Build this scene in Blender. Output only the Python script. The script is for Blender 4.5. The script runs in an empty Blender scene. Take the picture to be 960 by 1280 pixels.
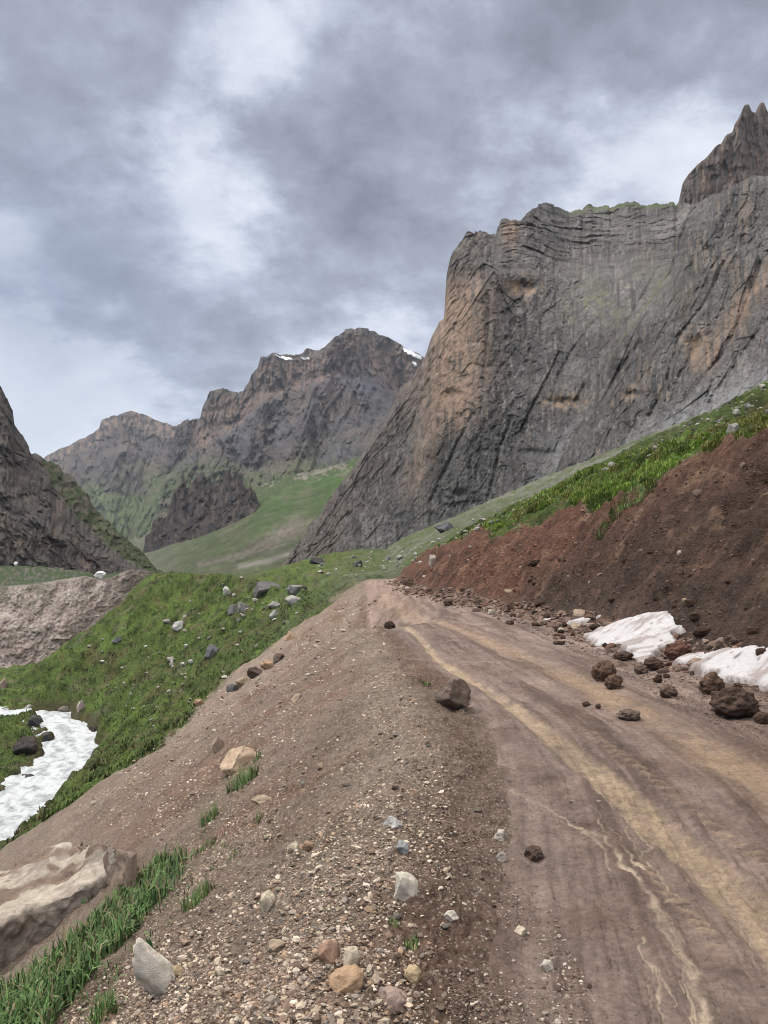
import bpy, bmesh, math, random
import numpy as np

random.seed(7)
RNG = np.random.default_rng(11)
SC = bpy.context.scene
COL = SC.collection
R = math.radians

# ------------------------------------------------------------------ camera geometry
F = 960.0                                   # focal length in photo pixels (960 x 1280 photo)
TH = math.atan(60 / 960)                    # upward pitch
CT, ST = math.cos(TH), math.sin(TH)
EYE = 1.65


def ray(px, py):
    """direction (x, 1, z) per metre of forward distance for a photo pixel"""
    a = (np.asarray(px, float) - 480) / F
    b = (640 - np.asarray(py, float)) / F
    k = 1.0 / (CT - b * ST)
    return a * k, (ST + b * CT) * k


def P(px, py, d):
    u, v = ray(px, py)
    d = np.asarray(d, float)
    return u * d, d + 0 * u, EYE + v * d


# ------------------------------------------------------------------ noise
_pr = np.random.default_rng(3)
PERM = np.concatenate([_pr.permutation(1024)] * 2).astype(np.int32)
_a = _pr.uniform(0, 2 * np.pi, 1024)
G2X, G2Y = np.cos(_a), np.sin(_a)
_g = _pr.normal(size=(1024, 3))
_g /= np.linalg.norm(_g, axis=1)[:, None]
G3X, G3Y, G3Z = _g[:, 0].copy(), _g[:, 1].copy(), _g[:, 2].copy()


def _fade(t):
    return t * t * t * (t * (t * 6 - 15) + 10)


def perlin2(x, y, seed=0):
    x, y = np.broadcast_arrays(np.asarray(x, float), np.asarray(y, float))
    xf = np.floor(x); yf = np.floor(y)
    xi = (xf.astype(np.int64) + seed * 131) & 1023
    yi = (yf.astype(np.int64) + seed * 57) & 1023
    fx = x - xf; fy = y - yf
    u = _fade(fx); v = _fade(fy)
    x1 = (xi + 1) & 1023; y1 = (yi + 1) & 1023
    a = PERM[xi]; b = PERM[x1]
    def g(h, dx, dy):
        return G2X[h] * dx + G2Y[h] * dy
    n00 = g(PERM[a + yi], fx, fy)
    n10 = g(PERM[b + yi], fx - 1, fy)
    n01 = g(PERM[a + y1], fx, fy - 1)
    n11 = g(PERM[b + y1], fx - 1, fy - 1)
    n0 = n00 + u * (n10 - n00)
    n1 = n01 + u * (n11 - n01)
    return 1.5 * (n0 + v * (n1 - n0))


def perlin3(x, y, z, seed=0):
    xf = np.floor(x); yf = np.floor(y); zf = np.floor(z)
    xi = (xf.astype(np.int64) + seed * 131) & 1023
    yi = (yf.astype(np.int64) + seed * 57) & 1023
    zi = (zf.astype(np.int64) + seed * 23) & 1023
    fx = x - xf; fy = y - yf; fz = z - zf
    u = _fade(fx); v = _fade(fy); w = _fade(fz)
    out = 0
    for i in (0, 1):
        for j in (0, 1):
            for k in (0, 1):
                h = PERM[PERM[PERM[(xi + i) & 1023] + ((yi + j) & 1023)] + ((zi + k) & 1023)]
                n = G3X[h] * (fx - i) + G3Y[h] * (fy - j) + G3Z[h] * (fz - k)
                out = out + n * (u if i else 1 - u) * (v if j else 1 - v) * (w if k else 1 - w)
    return 1.5 * out


def fbm(x, y, o=4, seed=0, gain=0.5):
    s = 0; a = 1.0; f = 1.0
    for i in range(o):
        s = s + a * perlin2(x * f, y * f, seed + i)
        a *= gain; f *= 2.03
    return s


def ridged(x, y, o=4, seed=0, gain=0.5):
    s = 0; a = 1.0; f = 1.0
    for i in range(o):
        s = s + a * (1 - 2 * np.abs(perlin2(x * f, y * f, seed + i)))
        a *= gain; f *= 2.03
    return s


def plates(x, y, seed=0):
    """random tilted facets, one per cell of a jittered grid"""
    xf = np.floor(x); yf = np.floor(y); best = np.full(np.shape(x), 9.); out = np.zeros(np.shape(x))
    for i in (-1, 0, 1):
        for j in (-1, 0, 1):
            cx = xf + i; cy = yf + j
            h = PERM[(PERM[(cx.astype(np.int64) + seed * 131) & 1023] + (cy.astype(np.int64) & 1023)) & 1023]
            ox = x - cx - G2X[h] * .35 - .5; oy = y - cy - G2Y[h] * .35 - .5
            d = ox * ox + oy * oy
            v = G3X[h] + 1.6 * (G3Y[h] * ox + G3Z[h] * oy)
            m = d < best
            best = np.where(m, d, best); out = np.where(m, v, out)
    return out


def fbm3(p, o=3, seed=0, gain=0.5):
    s = 0; a = 1.0; f = 1.0
    for i in range(o):
        s = s + a * perlin3(p[:, 0] * f, p[:, 1] * f, p[:, 2] * f, seed + i)
        a *= gain; f *= 2.03
    return s


def sst(x, a, b):
    t = np.clip((x - a) / (b - a), 0, 1)
    return t * t * (3 - 2 * t)


def mixc(a, b, t):
    t = np.asarray(t)[..., None]
    return np.asarray(a) * (1 - t) + np.asarray(b) * t


def seg_dist(X, Y, pts, vals=None):
    """distance to a polyline, with interpolated values at the nearest point"""
    best = np.full(np.shape(X), 1e9)
    out = None if vals is None else np.zeros(np.shape(X))
    for i in range(len(pts) - 1):
        (ax, ay), (bx, by) = pts[i][:2], pts[i + 1][:2]
        dx, dy = bx - ax, by - ay
        t = np.clip(((X - ax) * dx + (Y - ay) * dy) / (dx * dx + dy * dy + 1e-12), 0, 1)
        d = np.hypot(X - ax - t * dx, Y - ay - t * dy)
        m = d < best
        best = np.where(m, d, best)
        if vals is not None:
            out = np.where(m, vals[i] + t * (vals[i + 1] - vals[i]), out)
    return best if vals is None else (best, out)


def inside(X, Y, poly):
    c = np.zeros(np.shape(X), bool)
    n = len(poly)
    for i in range(n):
        x1, y1 = poly[i]; x2, y2 = poly[(i + 1) % n]
        if y1 == y2:
            continue
        cond = ((y1 > Y) != (y2 > Y)) & (X < (x2 - x1) * (Y - y1) / (y2 - y1) + x1)
        c ^= cond
    return c


# ------------------------------------------------------------------ mesh building
def mesh_from(name, v, faces, col=None, smooth=True, mat=None):
    """faces: int array (n, k) or list of such arrays"""
    if not isinstance(faces, list):
        faces = [faces]
    me = bpy.data.meshes.new(name)
    v = np.asarray(v, np.float32)
    me.vertices.add(len(v))
    me.vertices.foreach_set('co', v.ravel())
    nl = sum(f.size for f in faces); nf = sum(len(f) for f in faces)
    me.loops.add(nl)
    me.polygons.add(nf)
    me.loops.foreach_set('vertex_index', np.concatenate([f.ravel() for f in faces]).astype(np.int32))
    ls = []; o = 0
    for f in faces:
        ls.append(o + np.arange(len(f)) * f.shape[1]); o += f.size
    me.polygons.foreach_set('loop_start', np.concatenate(ls).astype(np.int32))
    me.polygons.foreach_set('use_smooth', np.full(nf, smooth))
    me.update(calc_edges=True)
    me.validate()
    if col is not None:
        a = me.color_attributes.new('Col', 'FLOAT_COLOR', 'POINT')
        c = np.ones((len(v), 4), np.float32); c[:, :3] = np.clip(col, 0.004, 0.95)
        a.data.foreach_set('color', c.ravel())
    if mat:
        me.materials.append(mat)
    return me


def add(name, me, label=None, cat=None, kind=None, group=None, loc=None):
    o = bpy.data.objects.new(name, me)
    COL.objects.link(o)
    if label: o['label'] = label
    if cat: o['category'] = cat
    if kind: o['kind'] = kind
    if group: o['group'] = group
    if loc is not None: o.location = loc
    return o


def grid_faces(nr, nc):
    i = np.arange(nr * nc).reshape(nr, nc)
    return np.stack([i[:-1, :-1], i[:-1, 1:], i[1:, 1:], i[1:, :-1]], -1).reshape(-1, 4)


# ------------------------------------------------------------------ materials
def surf_mat(name, var=((3.0, 0.5),), bump=((8.0, 6, 0.05),), rough=0.9, spec=0.25, speck=None, base=None, wet=None):
    """vertex colour times noise variation, with summed noise bumps"""
    m = bpy.data.materials.new(name)
    m.use_nodes = True
    nt = m.node_tree; N = nt.nodes; L = nt.links
    b = N['Principled BSDF']
    b.inputs['Roughness'].default_value = rough
    b.inputs['Specular IOR Level'].default_value = spec
    tc = N.new('ShaderNodeTexCoord')
    if base is None:
        at = N.new('ShaderNodeAttribute'); at.attribute_name = 'Col'
        c = at.outputs['Color']
    else:
        rgb = N.new('ShaderNodeRGB'); rgb.outputs[0].default_value = (*base, 1)
        c = rgb.outputs[0]
    for sc, amt in var:
        n = N.new('ShaderNodeTexNoise')
        n.inputs['Scale'].default_value = sc
        n.inputs['Detail'].default_value = 8
        n.inputs['Roughness'].default_value = 0.65
        L.new(tc.outputs['Object'], n.inputs['Vector'])
        mr = N.new('ShaderNodeMapRange')
        mr.inputs['From Min'].default_value = 0.3; mr.inputs['From Max'].default_value = 0.7
        mr.inputs['To Min'].default_value = 1 - amt; mr.inputs['To Max'].default_value = 1 + amt
        L.new(n.outputs['Fac'], mr.inputs['Value'])
        mx = N.new('ShaderNodeVectorMath'); mx.operation = 'SCALE'
        L.new(c, mx.inputs[0]); L.new(mr.outputs[0], mx.inputs['Scale'])
        c = mx.outputs[0]
    if speck:
        sc, thr, colr, fac = speck
        vo = N.new('ShaderNodeTexVoronoi'); vo.inputs['Scale'].default_value = sc
        L.new(tc.outputs['Object'], vo.inputs['Vector'])
        sep = N.new('ShaderNodeSeparateColor'); L.new(vo.outputs['Color'], sep.inputs[0])
        gt = N.new('ShaderNodeMath'); gt.operation = 'GREATER_THAN'; gt.inputs[1].default_value = thr
        L.new(sep.outputs[0], gt.inputs[0])
        lt = N.new('ShaderNodeMath'); lt.operation = 'LESS_THAN'; lt.inputs[1].default_value = 0.42
        L.new(vo.outputs['Distance'], lt.inputs[0])
        mu = N.new('ShaderNodeMath'); mu.operation = 'MULTIPLY'
        L.new(gt.outputs[0], mu.inputs[0]); L.new(lt.outputs[0], mu.inputs[1])
        m2 = N.new('ShaderNodeMath'); m2.operation = 'MULTIPLY'; m2.inputs[1].default_value = fac
        L.new(mu.outputs[0], m2.inputs[0])
        mx = N.new('ShaderNodeMix'); mx.data_type = 'RGBA'
        L.new(m2.outputs[0], mx.inputs[0]); L.new(c, mx.inputs[6]); mx.inputs[7].default_value = (*colr, 1)
        c = mx.outputs[2]
    L.new(c, b.inputs['Base Color'])
    prev = None
    for sc, det, dist in bump:
        n = N.new('ShaderNodeTexNoise')
        n.inputs['Scale'].default_value = sc
        n.inputs['Detail'].default_value = det
        n.inputs['Roughness'].default_value = 0.62
        L.new(tc.outputs['Object'], n.inputs['Vector'])
        bp = N.new('ShaderNodeBump')
        bp.inputs['Strength'].default_value = 1.0
        bp.inputs['Distance'].default_value = dist
        L.new(n.outputs['Fac'], bp.inputs['Height'])
        if prev: L.new(prev, bp.inputs['Normal'])
        prev = bp.outputs[0]
    if prev: L.new(prev, b.inputs['Normal'])
    if wet:
        sc, lo, hi = wet
        n = N.new('ShaderNodeTexNoise'); n.inputs['Scale'].default_value = sc; n.inputs['Detail'].default_value = 5
        L.new(tc.outputs['Object'], n.inputs['Vector'])
        mr = N.new('ShaderNodeMapRange'); mr.inputs['From Min'].default_value = .4; mr.inputs['From Max'].default_value = .65
        mr.inputs['To Min'].default_value = hi; mr.inputs['To Max'].default_value = lo
        L.new(n.outputs['Fac'], mr.inputs['Value']); L.new(mr.outputs[0], b.inputs['Roughness'])
    return m


M_ROAD = surf_mat('road_mud', ((2.2, .25), (22, .3)), ((5, 9, .09), (32, 7, .03)), .8, .3, wet=(1.3, .55, .95))
M_GROUND = surf_mat('gravel_earth', ((1.2, .3), (25, .5)), ((8, 10, .12), (55, 6, .03)), .95, .15,
                    speck=(45, .72, (.36, .30, .24), .75))
M_BANK = surf_mat('red_earth', ((.8, .3), (7, .45)), ((2.5, 10, .32), (14, 8, .10)), .95, .12)
M_HILL = surf_mat('turf', ((.5, .25), (4, .4)), ((1.5, 8, .3), (12, 6, .08)), 1.0, .1)
M_CLIFF = surf_mat('cliff_rock', ((.03, .22), (.25, .3)), ((.12, 10, 2.2), (.9, 6, .35)), .9, .2)
M_MOUNT = surf_mat('mountain_rock', ((.006, .2), (.04, .35)), ((.012, 11, 14.0),), .95, .1)
M_ROCKM = surf_mat('pale_rock', ((.2, .2), (1.6, .35)), ((.6, 10, .5), (5, 5, .06)), .9, .15)
M_SLAB = surf_mat('slab_rock', ((1.2, .2), (12, .25)), ((4, 12, .07), (22, 8, .02)), .9, .15)
M_STONE = surf_mat('stone', ((4, .2), (30, .25)), ((14, 8, .03),), .85, .25)
M_CLOD = surf_mat('earth_clod', ((4, .25), (22, .35)), ((7, 9, .09), (40, 4, .015)), .98, .1)
M_GRASS = surf_mat('grass_blades', ((6, .2),), (), .75, .25)
M_SNOW = surf_mat('snow', ((2.5, .08), (14, .08)), ((4, 8, .08), (25, 4, .02)), .6, .3)

# ------------------------------------------------------------------ terrain layout (metres)
XL = np.array([(-60, .3), (0, .3), (2.7, .3), (6, .85), (8, .95), (16, .33), (26, -.4), (40, -.95), (63, -1.5), (90, -3.5), (200, -8)])
XR = np.array([(-60, 4.7), (4, 4.6), (8, 4.5), (13, 4.95), (21, 4.6), (30, 3.5), (40, 1.9), (63, 1.1), (90, 1.0), (200, 0)])
HB = np.array([(-60, 5.1), (15, 4.9), (20, 4.65), (31, 4.0), (45, 3.3), (60, 2.4), (72, 1.2), (85, .3), (200, 0)])
SPUR = [(2, 66), (-5.4, 68.5), (-14, 88), (-24, 104), (-34, 115), (-43, 112), (-50, 106)]
SPUR_Z = [-.4, -1.2, -.7, -.1, -.5, -8.6, -15]
RIVER_Z = -15.0
_rp = [(-90, 890), (20, 891), (70, 894), (88, 922), (84, 950), (50, 982), (6, 1010), (-60, 1056), (-150, 1125), (-300, 1250)]
RIVER = []
for _x, _y in _rp:
    u, v = ray(_x, _y); d = (RIVER_Z - EYE) / v
    RIVER.append((float(u * d), float(d)))
RIVER_W = [.8, .8, 1.2, 1.7, 1.9, 1.9, 2.0, 2.2, 2.4, 2.4]


def tab(T, y):
    return np.interp(y, T[:, 0], T[:, 1])


def softplus(x, w):
    return w * np.logaddexp(0, x / w)


def smin(a, b, k):
    h = np.clip(.5 + .5 * (b - a) / k, 0, 1)
    return b + (a - b) * h - k * h * (1 - h)


# rut and water-mark centre lines on the road, in world x, y
def on_road(pts):
    out = []
    for px, py in pts:
        u, v = ray(px, py); d = -EYE / v
        out.append((float(u * d), float(d)))
    return out


RUT_A = on_road([(463, 740), (470, 752), (497, 772), (523, 795), (545, 822), (592, 852), (640, 882), (700, 930), (760, 980), (830, 1042), (900, 1100), (975, 1165), (1100, 1290), (1200, 1420)])
RUT_A_W = [.05, .06, .08, .10, .10, .11, .12, .15, .16, .17, .18, .2, .2, .2]
RUT_B = on_road([(478, 735), (500, 746), (545, 775), (600, 798), (660, 824), (720, 850), (780, 880), (860, 922), (960, 985), (1100, 1080)])
RIVULETS = [
    ([(632, 985), (652, 996), (680, 1006), (702, 1022), (716, 1032), (735, 1040), (752, 1062), (764, 1090)], .012),
    ([(735, 1040), (757, 1054), (775, 1078), (790, 1097), (806, 1112), (822, 1130), (832, 1160), (850, 1190), (866, 1222), (878, 1255), (888, 1285)], .016),
    ([(806, 1112), (822, 1135), (845, 1165), (858, 1195), (872, 1230), (880, 1275)], .022),
    ([(745, 985), (770, 1010), (800, 1042), (812, 1060), (806, 1078), (826, 1098), (845, 1118), (852, 1130), (832, 1132)], .009),
    ([(764, 1042), (782, 1068), (800, 1092)], .012),
    ([(806, 1165), (800, 1180), (814, 1205), (822, 1230), (818, 1250), (830, 1285)], .009),
    ([(822, 1215), (834, 1232), (838, 1255)], .006),
    ([(866, 1222), (862, 1250), (872, 1285)], .007),
    ([(600, 930), (612, 945), (640, 962)], .012),
    ([(776, 1030), (792, 1052), (806, 1078)], .006), ([(790, 1097), (812, 1118), (840, 1150), (858, 1180)], .008), ([(742, 1012), (748, 1030), (760, 1050)], .006),
    ([(842, 1165), (852, 1200), (858, 1240), (866, 1285)], .007), ([(812, 1205), (806, 1235), (812, 1285)], .005), ([(836, 1040), (850, 1075), (858, 1110)], .005),
]
RIVULETS = [(on_road(p), w) for p, w in RIVULETS]


def terrain(X, Y, colour=False):
    xl = tab(XL, Y); xr = tab(XR, Y); hb = tab(HB, Y)
    wob = .12 * fbm(X * .9, Y * .9, 3, 71)
    # --- right: cut bank, then the grass slope up to the cliff
    sr = X - xr + .25 * fbm(Y * .35, X * .1, 3, 5)
    zb = .98 * softplus(sr - .15, .22) + .0 * sr
    edge = (1.3 * fbm(Y * .22, X * .02, 3, 9) - 1.5 * np.exp(-((Y - 26) / 2.6) ** 2)) * sst(hb, .3, 2)
    xe = hb / .98
    zg = hb + .42 * edge + .475 * (sr - xe) - .0006 * np.clip(sr - xe, 0, 400) ** 1.0
    zg = np.where(Y > 0, zg, zg)
    bankness = sst(hb, .15, 1.2)
    zr = smin(zb, np.maximum(zg, 0), .35) * sst(sr, -1.5, 0)
    zr = np.minimum(zr, 150 + 0 * zr)
    on_edge = zb - zg                        # > 0: grass slope
    # --- left: berm, scree slope, river flat
    xc = xl - .7
    s = xc - X
    near = np.interp(s, [-.7, 0, .5, 9, 19.5, 22, 32, 45, 60, 100, 400], [0, -.05, .15, 5.65, 14.6, 15.0, 14.5, 14.3, 14.3, 14.2, 14])
    far = np.interp(s, [0, 20, 45, 120, 300, 1000], [0, 3, 16, 19, 40, 60])
    fb = sst(Y, 112, 160)
    far = far * (1 - sst(Y, 165, 240)) + np.interp(s, [0, 50, 120, 300, 1000], [0, 9, 24, 50, 60]) * sst(Y, 165, 240)
    zl = -(near * (1 - fb) + far * fb)
    zl = np.where(s > -.7, zl, 0)
    base = zl + zr
    # road drops away behind its crest
    drop = .02 * np.clip(Y - 64, 0, 60) * sst(X - xr, 8, 0)
    base = base - drop + .033 * np.clip(Y - 95, 0, 500) * sst(s, 60, 20)
    # --- grass spur running left
    ds, zc = seg_dist(X, Y, SPUR, SPUR_Z)
    hump = .8 * fbm(X * .07, Y * .07, 2, 40)
    zs = zc - .72 * (np.sqrt(ds * ds + 16) - 4) + hump * sst(ds, 0, 8)
    zs = np.where(X < xl - .3, zs, -50)
    zz = -smin(-base, -zs, .5)
    spur = zs - base
    # --- river bed
    dr, rw = seg_dist(X, Y, RIVER, RIVER_W)
    rw = rw + .7 * fbm(X * .35, Y * .35, 3, 44)
    rt = sst(dr, rw - .5, rw + 1.0)
    zz = -smin(-zz, -(zz * 0 - 99), .1)
    zz = smin(zz, RIVER_Z + .5 + .62 * np.maximum(dr - rw, 0), .6)
    zz = zz * rt + (RIVER_Z - .9) * (1 - rt)
    # --- masks
    road = sst(X, xl - .12 + wob, xl + .25 + wob) * sst(X, xr + .1 + wob, xr - .35 + wob) * sst(Y, 74, 66)
    bank = sst(sr, -.25, .15) * (1 - sst(on_edge + .25 * fbm(X * 1.2, Y * 1.2, 3, 12), -.1, .15)) * bankness
    rgrass = (sr > 0) * sst(on_edge + .3 * fbm(X * 1.2, Y * 1.2, 3, 12), -.1, .2) + sst(Y, 66, 76) * (sr > -30) * (s < 3)
    rgrass = np.clip(rgrass, 0, 1)
    lgrass = np.clip(sst(s + .9 * fbm(X * .5, Y * .5, 3, 15), 8.6, 9.6) + sst(spur + .5 * fbm(X * .6, Y * .6, 3, 16), -.4, .25) * (s > .3), 0, 1)
    lgrass = np.maximum(lgrass, sst(Y, 66, 74) * (s > 0))
    # --- relief
    RX = np.hypot(X, Y)
    fine = sst(RX, 45, 15)
    z = zz
    n1 = fbm(X * 1.1, Y * 1.1, 4, 20)
    n2 = fbm(X * 7, Y * 7, 4, 25)
    z = z + bank * (.26 * ridged(X * .55, Y * .55 + zz * .3, 4, 30) - .15 + .15 * fbm(X * 2.4, Y * 2.4, 3, 33, .42) + .07 * ridged(Y * .9 + .5 * n1, zz * .5, 3, 34)) * sst(sr, 0, 1.0)
    gl = np.maximum(rgrass, lgrass)
    z = z + gl * (.34 * fbm(X * .45, Y * .45, 4, 36) + .26 * fbm(X * 1.3, Y * 1.3, 3, 38)) * sst(dr, rw - .5, rw + 2)
    scr = (1 - road) * (1 - bank) * (1 - gl)
    z = z + scr * (.06 * n1 + .03 * n2 * sst(RX, 40, 10) + .012 * fbm(X * 26, Y * 26, 3, 28) * sst(RX, 14, 5)) + scr * .16 * np.clip(s / 3, 0, 1) * fbm(X * .35, Y * .14, 3, 29) + scr * .06 * sst(s, .5, 3) * fbm(X * .8, Y * .35, 3, 27)
    z = z + .04 * np.exp(-((s + .15) / .4) ** 2) * (1 - road) * sst(Y, 66, 60)
    # ruts and tread on the road
    da, wa = seg_dist(X, Y, RUT_A, RUT_A_W)
    db = seg_dist(X, Y, RUT_B)
    q = X - xl
    streak = fbm(q * 3.2, Y * .22, 4, 60)
    st2 = fbm(q * 17, Y * .7, 4, 63) * sst(RX, 40, 12)
    wob2 = .06 * fbm(X * 1.5, Y * 1.5, 3, 61)
    ra = np.exp(-((da + wob2 * .6) / (wa * .82)) ** 6)
    rb = np.exp(-((db + wob2) / .22) ** 2)
    z = z + road * (-.03 * ra - .022 * rb + .018 * np.exp(-((da - .36) / .1) ** 2) + .022 * streak + .014 * n1 + .011 * n2 + .006 * st2 + .02 * np.minimum(0, fbm(X * 2.6, Y * 1.6, 4, 64)))
    # tyre lugs pressed beside the main rut
    lug_t = Y * 1.0
    lo = X - np.interp(Y, [b for a, b in RUT_A][::-1], [a for a, b in RUT_A][::-1])
    lug_m = (np.exp(-((lo + .33) / .045) ** 4) * sst(Y, 3.2, 3.5) * sst(Y, 4.6, 4.1) + np.exp(-((lo - .05) / .1) ** 4) * sst(Y, 7.5, 6) * .6
             + np.exp(-((lo - .37) / .06) ** 4) * sst(Y, 3.5, 4) * sst(Y, 9, 6) * .8)
    lug = np.sin(2 * np.pi * (Y + lo * .55) / np.where(Y > 4.4, .17, .10))
    z = z + road * lug_m * .012 * lug
    riv = np.zeros(np.shape(X))
    rwx = .035 * fbm(X * 4.5, Y * 4.5, 4, 66); rwy = .05 * fbm(X * 4.5, Y * 4.5, 4, 68)
    for pts, w in RIVULETS:
        dd = seg_dist(X + rwx, Y + rwy, pts) / (1 + .45 * fbm(X * 6, Y * 6, 2, 67))
        riv = np.maximum(riv, np.exp(-(dd / (w * .72)) ** 2))
    riv = riv * road
    z = z - riv * .006
    if not colour:
        return z
    # ---------------------------------------------------------- colours (albedo)
    nA = fbm(X * .5, Y * .5, 4, 80); nB = fbm(X * 4, Y * 4, 4, 84); nC = fbm(X * .12, Y * .12, 3, 88)
    c = np.zeros(X.shape + (3,))
    # scree and berm
    c[:] = (.205, .155, .122)
    c = mixc(c, (.170, .108, .080), sst(nA + .4 * nC, -.1, .5))
    c = mixc(c, (.26, .205, .16), sst(nB * .7 + nA * .4, .1, .8) * .6)
    pale = np.exp(-((s - .1) / .55) ** 2) * sst(Y, 66, 50)
    c = mixc(c, (.27, .22, .175), pale * (.5 + .5 * sst(nB, -.3, .5)) * .75)
    dk = sst(X, xc + .1, xc + .5) * sst(Y, 66, 40)
    c = mixc(c, (.115, .072, .052), dk * (.55 + .25 * nB) * sst(X, xl + .6, xl - .2))
    c = mixc(c, (.26, .21, .17), sst(s, 2.0, 6) * .55)
    # road
    rc = np.zeros_like(c); rc[:] = (.180, .130, .107)
    rc = mixc(rc, (.095, .062, .048), sst(streak, .0, .5) * .8)
    rc = mixc(rc, (.26, .195, .16), sst(streak, .05, -.5) * .7)
    rc = mixc(rc, (.09, .06, .047), sst(st2 + .4 * nB, .15, .7) * .6)
    rc = mixc(rc, (.24, .18, .15), sst(st2 + .4 * nB, -.15, -.8) * .6)
    rc = mixc(rc, (.14, .09, .068), sst(nA, .1, .6) * .5)
    left_band = sst(q, 1.0, .2) * sst(Y, 3, 5)
    rc = mixc(rc, (.22, .165, .14), left_band * .5 * sst(nA, .5, -.2))
    rc = mixc(rc, (.10, .066, .05), np.exp(-((da - .42) / .14) ** 2) * .45 * (1 + nB))
    rc = mixc(rc, (.37, .28, .185), np.clip(ra * (.72 + .35 * nB + .5 * st2 + .3 * nA), 0, .92))
    rc = mixc(rc, (.31, .22, .145), np.clip(rb * (.7 + .6 * nA + .3 * nB + .5 * st2), 0, .75))
    rc = mixc(rc, (.34, .25, .16), np.clip(lug_m * sst(lug, -.2, .5) * .5, 0, 1))
    rc = mixc(rc, (.44, .35, .26), np.clip(riv * (.6 + .6 * nB), 0, .9))
    far_pale = sst(Y, 22, 50)
    rc = mixc(rc, (.27, .185, .14), far_pale * .5)
    c = mixc(c, rc, road)
    # bank: red towards the far end, dark wet earth near
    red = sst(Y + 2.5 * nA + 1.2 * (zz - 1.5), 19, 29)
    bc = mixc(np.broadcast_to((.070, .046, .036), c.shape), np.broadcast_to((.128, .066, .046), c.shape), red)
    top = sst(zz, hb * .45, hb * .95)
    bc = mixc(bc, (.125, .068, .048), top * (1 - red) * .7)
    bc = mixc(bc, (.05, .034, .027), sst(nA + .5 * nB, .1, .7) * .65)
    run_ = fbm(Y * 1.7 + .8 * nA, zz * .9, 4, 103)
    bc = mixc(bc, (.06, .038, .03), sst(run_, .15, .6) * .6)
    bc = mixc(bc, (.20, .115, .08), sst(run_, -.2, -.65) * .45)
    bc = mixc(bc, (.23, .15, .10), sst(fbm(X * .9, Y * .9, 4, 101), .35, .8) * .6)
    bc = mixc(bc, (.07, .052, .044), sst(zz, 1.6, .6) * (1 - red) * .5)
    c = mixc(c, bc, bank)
    # foot of the bank litter
    # grass
    gc = np.zeros_like(c); gc[:] = (.072, .104, .029)
    gc = mixc(gc, (.105, .155, .038), sst(nC + .5 * nA, 0, .6) * .8)
    gc = mixc(gc, (.105, .090, .045), sst(fbm(X * .3, Y * .3, 4, 111), .12, .6) * .75)
    gc = mixc(gc, (.030, .042, .016), sst(fbm(X * .9, Y * .7, 4, 113), .1, .5) * .8)  # dark spots: shadows between hummocks put into the turf colour
    gc = mixc(gc, (.17, .15, .115), sst(fbm(X * .22, Y * .55, 4, 117), .52, .8) * .4)
    # distant slope under the cliff: greyer green, stony up the slope
    rg = sst(X, -20, 10) * sst(Y, 20, 60)
    up = sst(sr - xe, 6, 34)
    gc = mixc(gc, (.088, .108, .056), rg * sst(Y, 50, 80) * .85)
    gc = mixc(gc, (.15, .15, .125), rg * sst(Y, 50, 80) * sst(fbm(X * .18, Y * .05, 5, 121), 0, .5) * .7)
    gc = mixc(gc, (.18, .175, .155), up * rg * sst(fbm(X * .25, Y * .08, 5, 120), -.25, .45) * .8)
    scree_st = seg_dist(X, Y, [tuple(np.array(P(*p))[:2]) for p in [(440, 725, 105), (480, 716, 120), (510, 705, 140), (545, 690, 180)]])
    gc = mixc(gc, (.19, .185, .165), np.exp(-(scree_st / 2.2) ** 2) * .6 * np.clip(.7 + nB, 0, 1))
    gc = mixc(gc, (.08, .055, .04), sst(dr, rw + 1.6, rw + .4) * .7)
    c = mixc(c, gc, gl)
    reg = np.zeros(X.shape, np.int8)
    reg[road > .5] = 1
    reg[bank > .5] = 2
    reg[gl > .5] = 3
    reg[(gl > .5) & (X > xl)] = 4
    return z, c, reg, gl, dr - rw


# ------------------------------------------------------------------ polar terrain grid
ths = [-math.pi]
t = -math.pi
while t < math.pi:
    a = abs(t)
    t += 0.00125 if a < R(29) else (0.004 if a < R(36) else (0.012 if a < R(60) else 0.05))
    ths.append(t)
THS = np.array(ths[:-1] + [math.pi])
rs = [0.4]
r = 0.4
while r < 4150:
    if r < 2.2: dr_ = .06
    else: dr_ = min(max(r * r / 1584 * 1.5, .006), .0085 * r) if r < 140 else .03 * r
    r += dr_; rs.append(r)
RS = np.array(rs)
TT, RR = np.meshgrid(THS, RS)
GX = RR * np.sin(TT); GY = RR * np.cos(TT)
GZ, GC, GREG, GGL, GDR = terrain(GX, GY, True)
print('terrain', GX.shape)


def height(x, y):
    """bilinear lookup in the built terrain"""
    x = np.asarray(x, float); y = np.asarray(y, float)
    r = np.hypot(x, y); t = np.arctan2(x, y)
    fr = np.interp(r, RS, np.arange(len(RS))); ft = np.interp(t, THS, np.arange(len(THS)))
    i = np.clip(fr.astype(int), 0, len(RS) - 2); j = np.clip(ft.astype(int), 0, len(THS) - 2)
    a = fr - i; b = ft - j
    return (GZ[i, j] * (1 - a) * (1 - b) + GZ[i + 1, j] * a * (1 - b) + GZ[i, j + 1] * (1 - a) * b + GZ[i + 1, j + 1] * a * b)


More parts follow.
